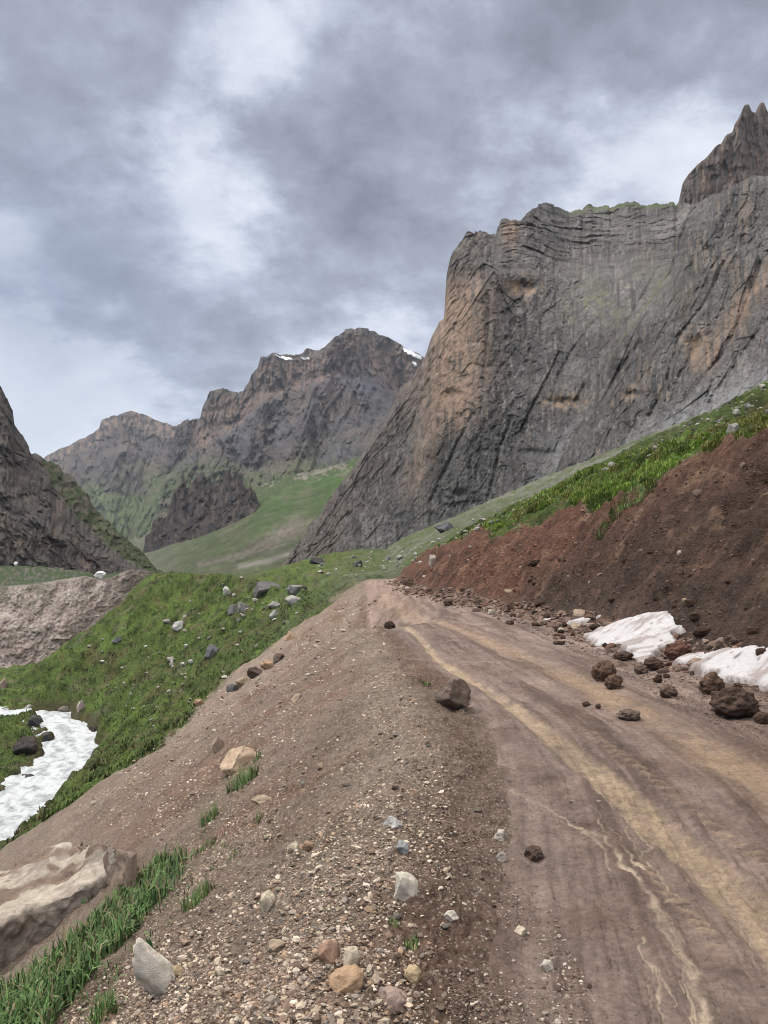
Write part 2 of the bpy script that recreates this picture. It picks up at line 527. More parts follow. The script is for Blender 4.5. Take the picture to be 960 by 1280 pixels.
def hit(px, py):
    """forward distance at which the sight line of a photo pixel meets the terrain"""
    px = np.atleast_1d(np.asarray(px, float)); py = np.atleast_1d(np.asarray(py, float))
    u, v = ray(px, py)
    D = np.geomspace(1.6, 420, 260)
    out = np.full(px.shape, np.nan)
    prev = np.full(px.shape, 1.5)
    open_ = np.ones(px.shape, bool)
    for d in D:
        below = open_ & (EYE + v * d < height(u * d, np.full_like(u, d)))
        if below.any():
            lo = prev[below].copy(); hi = np.full(lo.shape, d)
            for _ in range(10):
                mid = (lo + hi) / 2
                bl = EYE + v[below] * mid < height(u[below] * mid, mid)
                hi = np.where(bl, mid, hi); lo = np.where(bl, lo, mid)
            out[below] = (lo + hi) / 2
            open_ &= ~below
        prev[:] = d
    return out, u * out, EYE + v * out


regs = {0: ('ground', M_GROUND, 'brown gravel and scree ground falling left from the road edge'),
        1: ('road', M_ROAD, 'rutted brown dirt road with yellow wet wheel tracks'),
        2: ('terrain_cut_bank', M_BANK, 'steep bare red and dark brown earth bank cut beside the road'),
        3: ('hill', M_HILL, 'green grassy spur above the white river'),
        4: ('terrain_grass_slope', M_HILL, 'green stony slope between the earth bank and the cliff')}
fall = grid_faces(*GX.shape)
freg = GREG.ravel()[fall[:, 0]]
allv = np.stack([GX, GY, GZ], -1).reshape(-1, 3); allc = GC.reshape(-1, 3)
# close the pole hole
for k, (nm, mt, lb) in regs.items():
    f = fall[freg == k]
    ids, inv = np.unique(f, return_inverse=True)
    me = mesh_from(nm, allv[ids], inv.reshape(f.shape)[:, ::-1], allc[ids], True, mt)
    add(nm, me, lb, 'road' if nm == 'road' else ('hill' if k > 1 else 'ground'), 'structure')

# ------------------------------------------------------------------ river water
xs = np.arange(-60, -18, .22); ys = np.arange(30, 96, .22)
WX, WY = np.meshgrid(xs, ys)
dw, ww = seg_dist(WX, WY, RIVER, RIVER_W)
flow = fbm(WX * .9 + .6 * fbm(WX * .4, WY * .4, 2, 131), WY * .55, 4, 130)
WZ = RIVER_Z + .13 * flow + .10 * ridged(WX * 1.6, WY * 1.1, 3, 133)
foam = sst(fbm(WX * 1.3 + .8 * flow, WY * .9, 5, 137) + .3, -.4, .35)
wst = fbm(dw * 1.6 + .5 * flow, WY * .35 + WX * .2, 4, 139)
wc = mixc(np.broadcast_to((.17, .20, .21), WX.shape + (3,)), (.56, .585, .60), np.clip(foam * (.95 - .8 * sst(wst, .1, .6)) + .25, 0, 1))
f = grid_faces(*WX.shape)
keep = (dw < ww + 2.2).ravel()[f].all(1)
f = f[keep]; ids, inv = np.unique(f, return_inverse=True)
M_WATER = surf_mat('white_water', ((1.5, .08),), ((2.5, 8, .25), (9, 5, .06)), .35, .4)
me = mesh_from('river', np.stack([WX, WY, WZ], -1).reshape(-1, 3)[ids], inv.reshape(f.shape), wc.reshape(-1, 3)[ids], True, M_WATER)
add('river', me, 'foaming white mountain river bending below the grassy spur', 'river', 'structure')

# ------------------------------------------------------------------ mountains and cliffs
def loft(name, rows, x0, x1, nx, nt, relief, colour, mat, label, jag=0., backs=(), smooth=6, cat='mountain', warp=None, seed=0, round_top=0):
    """surface through control rows (bottom to top), each a list of (photo x, photo y, distance); relief in
    angular units is applied along the distance, and the crest falls away again behind"""
    px = np.linspace(x0, x1, nx)
    ys, ds = [], []
    for row in rows:
        a = np.array(row, float)
        ys.append(np.interp(px, a[:, 0], a[:, 1])); ds.append(np.interp(px, a[:, 0], a[:, 2]))
    ys = np.array(ys); ds = np.array(ds)
    top = ys[-1].copy()
    tt = np.concatenate([np.linspace(i, i + 1, nt[i], endpoint=False) for i in range(len(rows) - 1)] + [[len(rows) - 1]])
    i0 = np.clip(tt.astype(int), 0, len(rows) - 2); fr = (tt - i0)[:, None]
    PY = ys[i0] * (1 - fr) + ys[i0 + 1] * fr
    D = ds[i0] * (1 - fr) + ds[i0 + 1] * fr
    PX = np.broadcast_to(px, PY.shape)
    for _ in range(smooth):
        D[1:-1] = (D[:-2] + 2 * D[1:-1] + D[2:]) / 4
    T = np.broadcast_to((tt / tt[-1])[:, None], PY.shape)
    if jag:
        PY = PY + T ** 3 * jag * (fbm(PX / 14., 0 * PX + seed, 4, 300 + seed) + .5 * ridged(PX / 40., 0 * PX + seed, 2, 310 + seed) + .55 * plates(PX / 9., 0 * PX + seed + .5, 315))
    rel = relief(PX, PY, T)
    below = PY - PY[-1][None, :]
    fall = 0
    if round_top:
        fall = round_top * np.exp(-below / (round_top * 1.2))     # the crest rolls back
    D = D * (1 - (rel - fall) / F)
    C = colour(PX, PY, T, rel)
    X, Y, Z = P(PX, PY, D)
    Xs, Ys, Zs, Cs = [X], [Y], [Z], [C]
    for (dy, dz) in backs:
        n = .3 * dy * fbm(px / 30., 0 * px + dy * .01, 3, 320 + seed)
        sc = 1 + (dy + n) / Y[-1]
        Xs.append((X[-1] * sc)[None]); Ys.append((Y[-1] * sc)[None]); Zs.append((Z[-1] - dz)[None]); Cs.append(C[-1:])
    X, Y, Z, C = (np.concatenate(a, 0) for a in (Xs, Ys, Zs, Cs))
    f = grid_faces(*X.shape)
    me = mesh_from(name, np.stack([X, Y, Z], -1).reshape(-1, 3), f, C.reshape(-1, 3), True, mat)
    add(name, me, label, cat, 'structure')
    return me


def bump1(v, c, w):
    return np.exp(-((v - c) / w) ** 2)


def rot(px, py, ang):
    a = R(ang)
    return px * math.cos(a) + py * math.sin(a), -px * math.sin(a) + py * math.cos(a)


# ---- the great cliff on the right
CL_BASE = [(330, 775, 460), (355, 768, 420), (400, 755, 370), (450, 740, 320), (500, 722, 290), (560, 690, 255), (640, 640, 215), (720, 606, 178), (800, 566, 150), (880, 528, 128), (960, 492, 112), (1100, 425, 95), (1500, 262, 92)]
CL_MID = [(330, 738, 474), (355, 706, 440), (400, 668, 400), (450, 632, 352), (500, 590, 312), (545, 540, 268), (640, 500, 226), (720, 480, 196), (800, 450, 168), (880, 420, 146), (960, 390, 130), (1100, 330, 112), (1500, 200, 106)]
CL_UP = [(330, 735, 476), (355, 700, 445), (400, 645, 408), (450, 580, 362), (500, 500, 330), (545, 425, 288), (600, 350, 262), (640, 340, 262), (720, 350, 238), (800, 350, 205), (860, 330, 205), (960, 330, 190), (1100, 340, 170), (1500, 140, 125)]
CL_TOP = [(330, 733, 478), (345, 716, 462), (352, 704, 452), (375, 672, 432), (400, 640, 412), (430, 598, 386), (460, 558, 368), (485, 515, 350), (500, 484, 342), (515, 470, 335), (526, 455, 330), (540, 420, 318),
          (547, 404, 310), (555, 395, 305), (558, 345, 296), (563, 322, 290), (575, 300, 288), (585, 287, 288), (600, 285, 292), (608, 291, 294), (620, 289, 296), (626, 273, 297), (640, 271, 300),
          (648, 276, 302), (662, 262, 304), (680, 253, 306), (700, 256, 306), (712, 262, 305), (735, 257, 300), (760, 256, 294), (790, 252, 285), (810, 254, 278), (840, 253, 265), (862, 252, 258), (900, 262, 250), (960, 280, 235), (1100, 300, 215), (1500, 80, 160)]
BUTT = [(868, 246), (850, 285), (838, 330), (800, 390), (762, 445), (735, 500), (700, 560), (690, 600)]
CRACKS = [([(820, 340), (790, 395), (752, 440), (728, 490), (712, 520)], 3, 5), ([(800, 430), (772, 465), (752, 505), (742, 535)], 3.5, 7), ([(742, 405), (715, 440), (698, 470), (690, 500)], 2.5, 5),
          ([(905, 330), (880, 380), (850, 420), (835, 470), (812, 520)], 3, 5), ([(950, 330), (930, 390), (905, 440), (880, 470), (850, 505)], 4, 6), ([(602, 300), (612, 380), (606, 450), (600, 520)], 3, 3),
          ([(560, 330), (548, 420), (530, 500), (505, 560)], 4, 5), ([(665, 270), (700, 300), (760, 310), (830, 305)], 2.5, 2.5), ([(640, 300), (690, 325), (760, 335), (835, 325)], 2.5, 2.5),
          ([(590, 520), (560, 580), (540, 625)], 3, 4), ([(640, 520), (622, 575), (610, 620)], 2.5, 3.5), ([(960, 400), (930, 440), (900, 485)], 3, 4), ([(870, 255), (850, 300), (836, 345)], 3, 6)]
CAVES = [((868, 432), 10, 12, 8), ((790, 492), 8, 5, 7), ((706, 503), 18, 6, 8), ((565, 495), 10, 7, 7), ((654, 360), 14, 8, 6), ((600, 345), 10, 10, 5), ((575, 615), 9, 5, 4), ((672, 565), 22, 5, 4)]


def side(PX, PY, line):
    """signed offset in photo px to the right of a top-to-bottom line"""
    a = np.array(line, float)
    return PX - np.interp(PY, a[:, 1], a[:, 0])


def cliff_relief(PX, PY, T):
    wx = 5 * fbm(PX / 90, PY / 90, 2, 140); wy = 5 * fbm(PX / 90, PY / 90, 2, 145)
    qx, qy = PX + wx, PY + wy
    flank = sst(PX + (PY - 500) * .45, 560, 470)             # the low left end, layers steeply tilted
    right = sst(side(PX, PY, BUTT), -10, 40)
    strata = sst(PY - (.12 * (PX - 740)) ** 2 * .02, 350, 300) * sst(PX, 590, 650) * (1 - right)
    face = 1 - flank
    r = 0
    # bowl behind it and the grey concave wall
    r = r - 26 * bump1(PX, 700, 60) * bump1(PY, 470, 110)
    r = r - 48 * sst(PX, 640, 760) * sst(PY, 440, 330) * (1 - right)
    # the orange arete
    r = r + 14 * bump1(PX + (PY - 420) * .12, 610, 40) * sst(PY, 640, 520)
    # jointed rock: broken facets of many sizes
    a, b = rot(qx, qy, 24)
    a2, b2 = rot(qx, qy, -8)
    r = r + 2.2 * ridged(a / 80, b / 400, 2, 160) * (1 - .6 * flank) * (1 - .7 * strata)
    r = r + 1.3 * plates(a / 50, b / 110, 161) * (1 - flank) * (1 - .8 * strata)
    r = r + .8 * plates(a2 / 19, b2 / 30, 162) + .65 * plates(a / 9, b / 20, 163) + .5 * plates(a2 / 4.5, b2 / 7, 164)
    r = r + right * (1.6 * ridged(a / 30, b / 200, 2, 165) + .8 * plates(a / 7, b / 60, 166))
    # tilted slabs on the left flank
    a, b = rot(qx, qy, 36)
    r = r + flank * (2.2 * ridged(a / 22, b / 160, 3, 170) + 1.6 * plates(a / 8, b / 36, 175) + .9 * plates(a / 3.5, b / 14, 176))
    # layers under the rim
    lay = PY - 18 * np.sin((PX - 640) / 240 * 3.14) * sst(PX, 640, 700) + 5 * fbm(PX / 40, PY / 40, 3, 178)
    r = r + strata * (2.6 * ridged(PX / 160, lay / 11, 3, 180) + .8 * ridged(PX / 60, lay / 4.5, 2, 183) + 1.2 * plates(PX / 24, lay / 6, 184))
    # general roughness
    r = r + 1.2 * fbm(qx / 30, qy / 40, 6, 186, .58) + .5 * fbm(qx / 3, qy / 3.5, 2, 190)
    r = r + 1.2 * np.minimum(0, perlin2(qx / 9, qy / 16, 195) + .25) * 3
    for pts, w_, dep in CRACKS:
        d = seg_dist(PX + .4 * wx, PY + .4 * wy, pts)
        r = r - dep * np.exp(-(d / w_) ** 2)
    for (cx_, cy_), rx, ry, dep in CAVES:
        q = ((PX - cx_ + .5 * wx) / rx) ** 2 + ((PY - cy_ + .5 * wy) / ry) ** 2
        r = r - dep * np.exp(-q ** 1.5) + dep * .35 * np.exp(-(((PX - cx_) / rx) ** 2 + ((PY - cy_ + ry * 1.6) / ry) ** 2))
    return 1.55 * r * sst(T, 0, .06)


def cliff_colour(PX, PY, T, rel):
    n1 = fbm(PX / 50, PY / 50, 4, 200); n2 = fbm(PX / 9, PY / 9, 4, 205); st = fbm(PX / 6, PY / 70, 4, 210)
    flank = sst(PX + (PY - 500) * .45, 560, 470)
    right = sst(side(PX, PY, BUTT), -10, 40)
    c = np.zeros(PX.shape + (3,)); c[:] = (.090, .085, .084)
    c = mixc(c, (.055, .052, .053), sst(n1 + .5 * bump1(PX, 690, 50) * bump1(PY, 460, 80), .0, .5) * .85)  # dark panels and concave wall: large-scale shading put into the rock colour
    c = mixc(c, (.150, .140, .132), sst(-n1 + .4 * n2, .2, .8) * .7)
    c = mixc(c, (.118, .098, .087), flank * .8)
    n3 = fbm(PX / 3, PY / 3.5, 3, 207)
    c = c * (1 + .35 * n3)[..., None]
    c = mixc(c, (.19, .182, .176), sst(fbm(PX / 4, PY / 16, 3, 209) + .3 * n1, .4, .8) * .6)
    bl = side(PX, PY, BUTT)
    c = mixc(c, (.16, .155, .15), sst(PX, 650, 720) * sst(PX, 860, 830) * sst(PY, 300, 340) * sst(PY, 430, 380) * np.clip(.5 + n1, 0, 1) * .35)
    c = mixc(c, (.185, .150, .125), sst(st + n1, .35, .9) * .6 * (.4 + .6 * right))
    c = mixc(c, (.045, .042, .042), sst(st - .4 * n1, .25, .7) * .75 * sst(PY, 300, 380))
    om = bump1(PX + (PY - 420) * .10, 570, 34) * sst(PY, 325, 385) * sst(PY, 560, 500)
    om = om + .7 * bump1(PX, 640, 10) * bump1(PY, 290, 22) + .45 * bump1(PX + .3 * PY, 700, 16) * sst(PY, 500, 560) * sst(PY, 640, 600)
    c = mixc(c, (.29, .20, .148), np.clip(om * (1.0 + .8 * st + .5 * n2), 0, .95))
    c = mixc(c, (.12, .10, .09), om * sst(n2 + st, .5, 1.0) * .7)
    for (cx_, cy_), rx, ry, dep in CAVES[:5]:
        q = ((PX - cx_) / (rx * 1.5)) ** 2 + ((PY - cy_ + 2) / (ry * 1.6)) ** 2
        c = mixc(c, (.30, .21, .145), np.clip(np.exp(-q) * (.5 + .9 * n2), 0, .8))
    o2 = seg_dist(PX, PY, [(960, 340), (915, 400), (880, 455)])
    c = mixc(c, (.23, .16, .12), np.exp(-(o2 / 14) ** 2) * (.5 + .6 * st))
    wash = sst(T, .30, .03) * sst(PX, 640, 740)
    c = mixc(c, (.22, .22, .225), np.clip(wash * (.75 + .7 * st), 0, 1))
    led = bump1(PY + .25 * (PX - 760), 372, 26) * bump1(PX, 760, 70) * sst(n2 + n1, -.2, .5)
    c = mixc(c, (.14, .145, .09), led * .75)
    c = mixc(c, (.10, .12, .06), sst(PX, 690, 730) * sst(PX, 860, 840) * sst(T, .97, .995) * .8)
    return c


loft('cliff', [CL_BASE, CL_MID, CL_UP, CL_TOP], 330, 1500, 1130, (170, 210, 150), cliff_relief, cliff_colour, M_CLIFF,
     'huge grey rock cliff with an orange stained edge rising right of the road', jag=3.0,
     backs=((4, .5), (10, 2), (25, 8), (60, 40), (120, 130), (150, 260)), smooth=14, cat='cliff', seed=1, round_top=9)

# ---- the nearer rounded rock shoulder in front of it, running out of the right edge
SH_TOP = [(672, 640, 205), (684, 612, 200), (700, 562, 195), (720, 524, 190), (736, 498, 187), (752, 466, 184), (764, 444, 182), (784, 412, 180), (802, 388, 178), (820, 362, 176), (836, 336, 174), (843, 310, 173), (850, 288, 172), (858, 270, 172), (868, 256, 172), (880, 248, 172), (896, 240, 171), (912, 234, 170), (926, 226, 169), (940, 221, 168), (956, 220, 166), (985, 213, 162), (1030, 208, 156), (1100, 185, 148), (1250, 110, 132), (1500, -30, 112)]
SH_BASE = [(672, 660, 185), (720, 622, 168), (800, 582, 142), (880, 542, 121), (960, 502, 106), (1100, 430, 90), (1500, 268, 68)]
SH_MID = [(672, 652, 190), (700, 600, 182), (740, 530, 174), (800, 470, 160), (880, 420, 143), (960, 385, 130), (1100, 330, 112), (1500, 140, 86)]


def shoulder_relief(PX, PY, T):
    r = cliff_relief(PX, PY, np.ones_like(T))
    a, b = rot(PX + 5 * fbm(PX / 60, PY / 60, 2, 151), PY, 25)
    return (r + 3.2 * ridged(a / 44, b / 330, 2, 152) + 1.4 * ridged(a / 15, b / 160, 2, 154)) * sst(T, 0, .06)


loft('cliff_shoulder', [SH_BASE, SH_MID, SH_TOP], 672, 1500, 900, (170, 230), shoulder_relief, cliff_colour, M_CLIFF,
     'nearer rounded grey rock shoulder with diagonal ribs at the right edge, in front of the spire', jag=1.6,
     backs=((3, 1), (8, 3), (20, 12), (40, 50), (60, 140)), smooth=14, cat='cliff', seed=12, round_top=16)

# ---- jagged spire behind it
SP_TOP = [(830, 275, 640), (848, 252, 640), (853, 230, 640), (860, 218, 640), (870, 208, 640), (880, 198, 640), (893, 186, 640), (900, 180, 640), (908, 168, 640), (915, 162, 640), (918, 155, 640), (924, 146, 640), (930, 132, 640), (936, 128, 640), (940, 137, 640), (944, 139, 640), (950, 128, 640), (955, 128, 640), (960, 140, 640), (975, 158, 640), (990, 150, 640), (1020, 190, 640), (1060, 215, 640), (1120, 260, 640), (1200, 340, 640)]
SP_BOT = [(830, 330, 600), (1200, 350, 560)]


def spire_relief(PX, PY, T):
    return 7 * ridged(PX / 16 + .1 * fbm(PX / 20, PY / 20, 2, 221), PY / 120, 4, 220) + 2 * fbm(PX / 10, PY / 14, 4, 225) + 2.4 * plates(PX / 9, PY / 30, 226) + 1.2 * plates(PX / 4, PY / 10, 227) - 10 * sst(PX, 880, 840)


def spire_colour(PX, PY, T, rel):
    st = fbm(PX / 5, PY / 50, 4, 230); n = fbm(PX / 12, PY / 12, 3, 233)
    c = np.zeros(PX.shape + (3,)); c[:] = (.095, .077, .070)
    c = mixc(c, (.15, .108, .087), sst(st + .4 * n, 0, .6) * .8)
    c = mixc(c, (.085, .075, .075), sst(-st + .3 * n, .15, .6) * .7)
    return c


loft('mountain_spire', [SP_BOT, SP_TOP], 830, 1200, 400, (170,), spire_relief, spire_colour, M_CLIFF,
     'jagged brown twin pointed rock spire behind the grey cliff', jag=2.0, backs=((6, 4), (20, 30), (60, 140), (90, 300)), seed=2, round_top=4)

# ---- main peak and its ridge
MM_TOP = [(195, 600, 2700), (212, 560, 2650), (222, 530, 2600), (240, 522, 2600), (250, 520, 2590), (254, 505, 2570), (262, 490, 2550), (272, 485, 2540), (285, 484, 2530), (298, 491, 2520), (304, 486, 2500), (311, 478, 2490),
          (314, 468, 2480), (322, 460, 2470), (326, 446, 2460), (340, 442, 2450), (352, 443, 2440), (375, 441, 2430), (388, 437, 2420), (402, 433, 2410), (412, 428, 2400), (420, 420, 2400), (428, 414, 2400), (438, 409, 2400), (450, 410, 2400), (470, 414, 2410), (490, 424, 2420), (510, 436, 2430),
          (525, 443, 2440), (545, 455, 2450), (580, 480, 2450)]
MM_CLF = [(195, 612, 2560), (250, 560, 2450), (300, 530, 2390), (330, 500, 2350), (420, 470, 2310), (470, 480, 2310), (580, 540, 2320)]
MM_MID = [(195, 645, 2350), (260, 610, 2150), (330, 585, 2000), (400, 560, 1900), (470, 540, 1850), (580, 560, 1850)]
MM_BOT = [(195, 690, 1900), (260, 670, 1700), (330, 640, 1500), (400, 620, 1420), (470, 610, 1400), (580, 620, 1400)]


MM_RIDGES = [([(418, 425), (404, 460), (385, 500), (368, 545), (350, 600)], 55, 34), ([(445, 420), (462, 470), (482, 510), (494, 560)], 45, 26), ([(326, 450), (334, 495), (318, 545), (300, 590)], 45, 26),
             ([(266, 488), (276, 535), (262, 590)], 40, 22), ([(230, 530), (232, 580), (225, 620)], 30, 20), ([(160, 516), (150, 560), (120, 610)], 35, 28), ([(185, 525), (205, 575), (215, 620)], 30, 24), ([(510, 438), (520, 480), (530, 520)], 40, 22)]


def mm_relief(PX, PY, T):
    wx = 5 * fbm(PX / 40, PY / 80, 3, 240); wy = 0
    qx, qy = PX + wx, PY + wy
    a, b = rot(qx, qy, -18)
    a2, b2 = rot(qx, qy, 22)
    gul = 30 * ridged(qx / 70, qy / 300, 2, 250) + 15 * ridged(a / 26, b / 150, 3, 253) + 10 * ridged(a2 / 16, b2 / 100, 3, 256)
    cl = sst(T, .64, .72)
    for pts, h_, w_ in MM_RIDGES:
        d = seg_dist(PX + wx, PY, pts) + 4 * fbm(PX / 12, PY / 12, 3, 247)
        gul = gul + h_ * np.maximum(0, 1 - np.maximum(d, 0) / w_)
    return gul * (1 - .55 * cl) * sst(T, .0, .25) + cl * (5 * ridged(qx / 7, qy / 50, 3, 258) + 12) + 2.5 * fbm(qx / 9, qy / 9, 5, 260, .6) + 3.2 * plates(qx / 12, qy / 22, 261) + 1.8 * plates(qx / 5, qy / 8, 262)


def mm_colour(PX, PY, T, rel):
    n1 = fbm(PX / 40, PY / 40, 4, 265); n2 = fbm(PX / 8, PY / 8, 4, 268); st = fbm(PX / 5, PY / 36, 3, 271)
    c = np.zeros(PX.shape + (3,)); c[:] = (.058, .053, .053)
    c = mixc(c, (.094, .077, .067), sst(n1 + .3 * n2, 0, .6) * .8)
    c = mixc(c, (.075, .075, .085), sst(-n1 + .3 * n2, .1, .6) * .6)
    cl = sst(T, .64, .70) * sst(PX, 230, 250)
    c = mixc(c, (.155, .108, .083), cl * np.clip(.65 + .6 * st, 0, 1) * .9)
    c = mixc(c, (.08, .072, .066), cl * sst(PY - np.interp(PX, [p[0] for p in MM_TOP], [p[1] for p in MM_TOP]), 14, 4) * .8)
    c = mixc(c, (.06, .06, .075), bump1(PX, 455, 30) * bump1(PY - .35 * (PX - 455), 478, 12) * .85)
    g = sst(T, .42, .18) * sst(n1 * .8 + .5 * n2, -.5, .1) * sst(PX, 480, 380)
    c = mixc(c, (.062, .074, .036), g * .85)
    gl_ = sst(PY - np.interp(PX, [195, 230, 262, 300, 330, 400], [592, 580, 572, 584, 592, 582]) + 14 * n1, -8, 12) * sst(PX, 430, 380)
    c = mixc(c, mixc(np.broadcast_to((.064, .082, .036), c.shape), np.broadcast_to((.09, .085, .06), c.shape), sst(n2 + n1, .0, .5)), gl_ * .9)
    g2 = sst(T, .25, .1) * sst(PX, 300, 400)
    c = mixc(c, (.045, .068, .026), g2 * .8)
    return c


loft('mountain', [MM_BOT, MM_MID, MM_CLF, MM_TOP], 195, 580, 520, (110, 110, 90), mm_relief, mm_colour, M_MOUNT,
     'rugged brown mountain with a rounded summit and cliff band in the middle distance', jag=2.0, backs=((30, 8), (100, 50), (300, 250), (600, 800)), seed=3, round_top=5)

# ---- far left peak
FL_TOP = [(20, 600, 3900), (58, 570, 3800), (70, 562, 3750), (88, 556, 3700), (100, 548, 3700), (115, 541, 3650), (124, 535, 3640), (127, 524, 3630), (140, 520, 3620), (152, 516, 3600), (163, 513, 3600), (178, 515, 3600), (190, 522, 3600), (203, 527, 3600), (218, 531, 3600), (232, 533, 3600), (250, 545, 3600), (300, 580, 3600)]
FL_MID = [(20, 640, 3300), (100, 600, 3200), (170, 580, 3100), (230, 590, 3050), (300, 610, 3000)]
FL_BOT = [(20, 720, 2300), (100, 715, 2200), (180, 712, 2100), (300, 705, 2000)]


def fl_colour(PX, PY, T, rel):
    n1 = fbm(PX / 30, PY / 30, 4, 280); n2 = fbm(PX / 7, PY / 7, 4, 283)
    c = np.zeros(PX.shape + (3,)); c[:] = (.066, .058, .055)
    c = mixc(c, (.10, .08, .066), sst(n1 + .4 * n2, .0, .6) * .8)
    c = mixc(c, (.18, .13, .10), sst(T, .8, .9) * sst(n2, -.2, .4) * .8)
    c = mixc(c, (.064, .078, .036), sst(T, .62, .35) * sst(n1 + .6 * n2, -.5, .1) * .75)
    c = mixc(c, (.066, .088, .036), np.clip(sst(PY + 16 * n1, 598, 622) * (.8 + .4 * n2), 0, .95))
    return c


loft('mountain_far', [FL_BOT, FL_MID, FL_TOP], 20, 300, 340, (100, 130), mm_relief, fl_colour, M_MOUNT,
     'farthest bluish brown mountain with a low flat summit left of the valley head', jag=1.5, backs=((40, 10), (150, 80), (400, 400), (800, 1200)), seed=4, round_top=4)

# ---- green valley side
VS_TOP = [(120, 690, 1900), (180, 668, 1700), (215, 650, 1500), (260, 640, 1400), (300, 618, 1300), (330, 604, 1250), (360, 594, 1200), (400, 586, 1160), (430, 578, 1130), (462, 566, 1100), (500, 540, 1060), (600, 480, 1000)]
VS_MID = [(120, 705, 1300), (180, 692, 1150), (215, 686, 1000), (260, 676, 920), (330, 652, 860), (400, 640, 800), (470, 625, 760), (600, 600, 720)]
VS_BOT = [(120, 730, 800), (200, 732, 680), (300, 735, 600), (400, 735, 560), (600, 735, 520)]


def vs_relief(PX, PY, T):
    a, b = rot(PX, PY, 32)
    return 5 * fbm(PX / 60, PY / 40, 4, 290) + 2.2 * ridged(a / 14, b / 90, 3, 293) + 1.0 * fbm(PX / 6, PY / 4, 3, 296)


def vs_colour(PX, PY, T, rel):
    n1 = fbm(PX / 45, PY / 22, 4, 300); n2 = fbm(PX / 6, PY / 4, 4, 303)
    c = np.zeros(PX.shape + (3,)); c[:] = (.050, .064, .030)
    c = mixc(c, (.042, .078, .021), bump1(PY + .45 * (PX - 400), 612, 22) * sst(PX, 290, 350) * .9)
    c = mixc(c, (.080, .080, .05), sst(n1 + .3 * n2, .05, .5) * .7)
    c = mixc(c, (.065, .085, .042), sst(n2, .2, .6) * .5)
    fan = seg_dist(PX, PY, [(250, 706), (300, 694), (340, 676), (372, 655)])
    c = mixc(c, (.135, .115, .10), np.exp(-(fan / (4 + 9 * sst(PX, 290, 350))) ** 2) * np.clip(.75 + .5 * n2, 0, 1))
    f2 = seg_dist(PX, PY, [(300, 708), (340, 700), (372, 688)])
    c = mixc(c, (.16, .148, .135), np.exp(-(f2 / 3.5) ** 2) * .8)
    c = mixc(c, (.16, .145, .125), sst(T, .82, .97) * sst(n2 + n1, 0, .5) * .8)
    c = mixc(c, (.11, .11, .085), sst(PX, 260, 180) * .5)
    return c


loft('hill_valley_side', [VS_BOT, VS_MID, VS_TOP], 120, 600, 440, (80, 100), vs_relief, vs_colour, M_MOUNT,
     'green far valley side with pale scree fans below the brown mountain', jag=1.5, backs=((20, 3), (80, 20), (200, 120)), seed=5, cat='hill')

# ---- dark crag in the valley
CR_TOP = [(178, 684, 1190), (186, 664, 1185), (194, 648, 1180), (204, 640, 1175), (212, 634, 1170), (216, 622, 1170), (222, 602, 1170), (228, 597, 1165), (236, 601, 1160), (244, 593, 1155), (256, 592, 1150), (264, 598, 1140), (272, 600, 1130), (280, 594, 1120), (286, 589, 1110), (292, 596, 1100), (298, 594, 1090), (306, 600, 1080), (312, 606, 1075), (320, 612, 1070), (328, 628, 1060)]
CR_BOT = [(178, 710, 1150), (200, 712, 1080), (230, 704, 1030), (262, 690, 1000), (290, 672, 985), (328, 655, 980)]


def cr_relief(PX, PY, T):
    e = sst(PX, 178, 200) * sst(PX, 328, 305)
    return 6 * e + 5 * ridged(PX / 15 + .3 * fbm(PX / 10, PY / 10, 2, 334), PY / 45, 4, 330) + 2 * fbm(PX / 6, PY / 8, 4, 333) + 2 * plates(PX / 6, PY / 14, 335)


def cr_colour(PX, PY, T, rel):
    n2 = fbm(PX / 6, PY / 14, 4, 340)
    c = np.zeros(PX.shape + (3,)); c[:] = (.036, .031, .030)
    c = mixc(c, (.075, .057, .046), sst(n2, 0, .6) * .8)
    c = mixc(c, (.09, .10, .055), sst(T, .3, .05) * sst(n2, .2, -.3) * .8)
    return c


loft('crag', [CR_BOT, CR_TOP], 178, 328, 220, (130,), cr_relief, cr_colour, M_MOUNT,
     'dark brown toothed rock crag standing on the green valley side', jag=7, backs=((8, 3), (25, 18), (60, 80)), seed=6, cat='crag', round_top=3)

# ---- dark mountain foot on the left, and the green shoulder behind it
L2_TOP = [(-60, 560, 620), (30, 560, 600), (44, 565, 590), (52, 568, 585), (60, 574, 580), (72, 578, 570), (84, 590, 560), (98, 604, 550), (108, 614, 545), (116, 630, 540), (130, 646, 530), (150, 664, 520), (172, 684, 510), (190, 702, 500), (205, 716, 495)]
L2_BOT = [(-60, 740, 470), (205, 735, 470)]


def l2_colour(PX, PY, T, rel):
    n1 = fbm(PX / 20, PY / 20, 4, 350); n2 = fbm(PX / 5, PY / 5, 3, 353)
    c = np.zeros(PX.shape + (3,)); c[:] = (.042, .055, .026)
    c = mixc(c, (.072, .066, .058), sst(n1 + .3 * n2, -.2, .25) * sst(PX, 170, 90) * .9)
    c = mixc(c, (.10, .085, .06), sst(n2, .1, .5) * .5)
    return c


loft('hill_left', [L2_BOT, L2_TOP], -60, 205, 300, (140,), lambda PX, PY, T: 4 * ridged(PX / 22, PY / 40, 4, 345) + 2 * fbm(PX / 6, PY / 6, 3, 348) + 1.5 * plates(PX / 7, PY / 10, 349), l2_colour, M_MOUNT,
     'green rocky shoulder sloping down behind the dark left mountain', jag=3, backs=((8, 3), (30, 30), (80, 140)), seed=7, cat='hill', round_top=4)

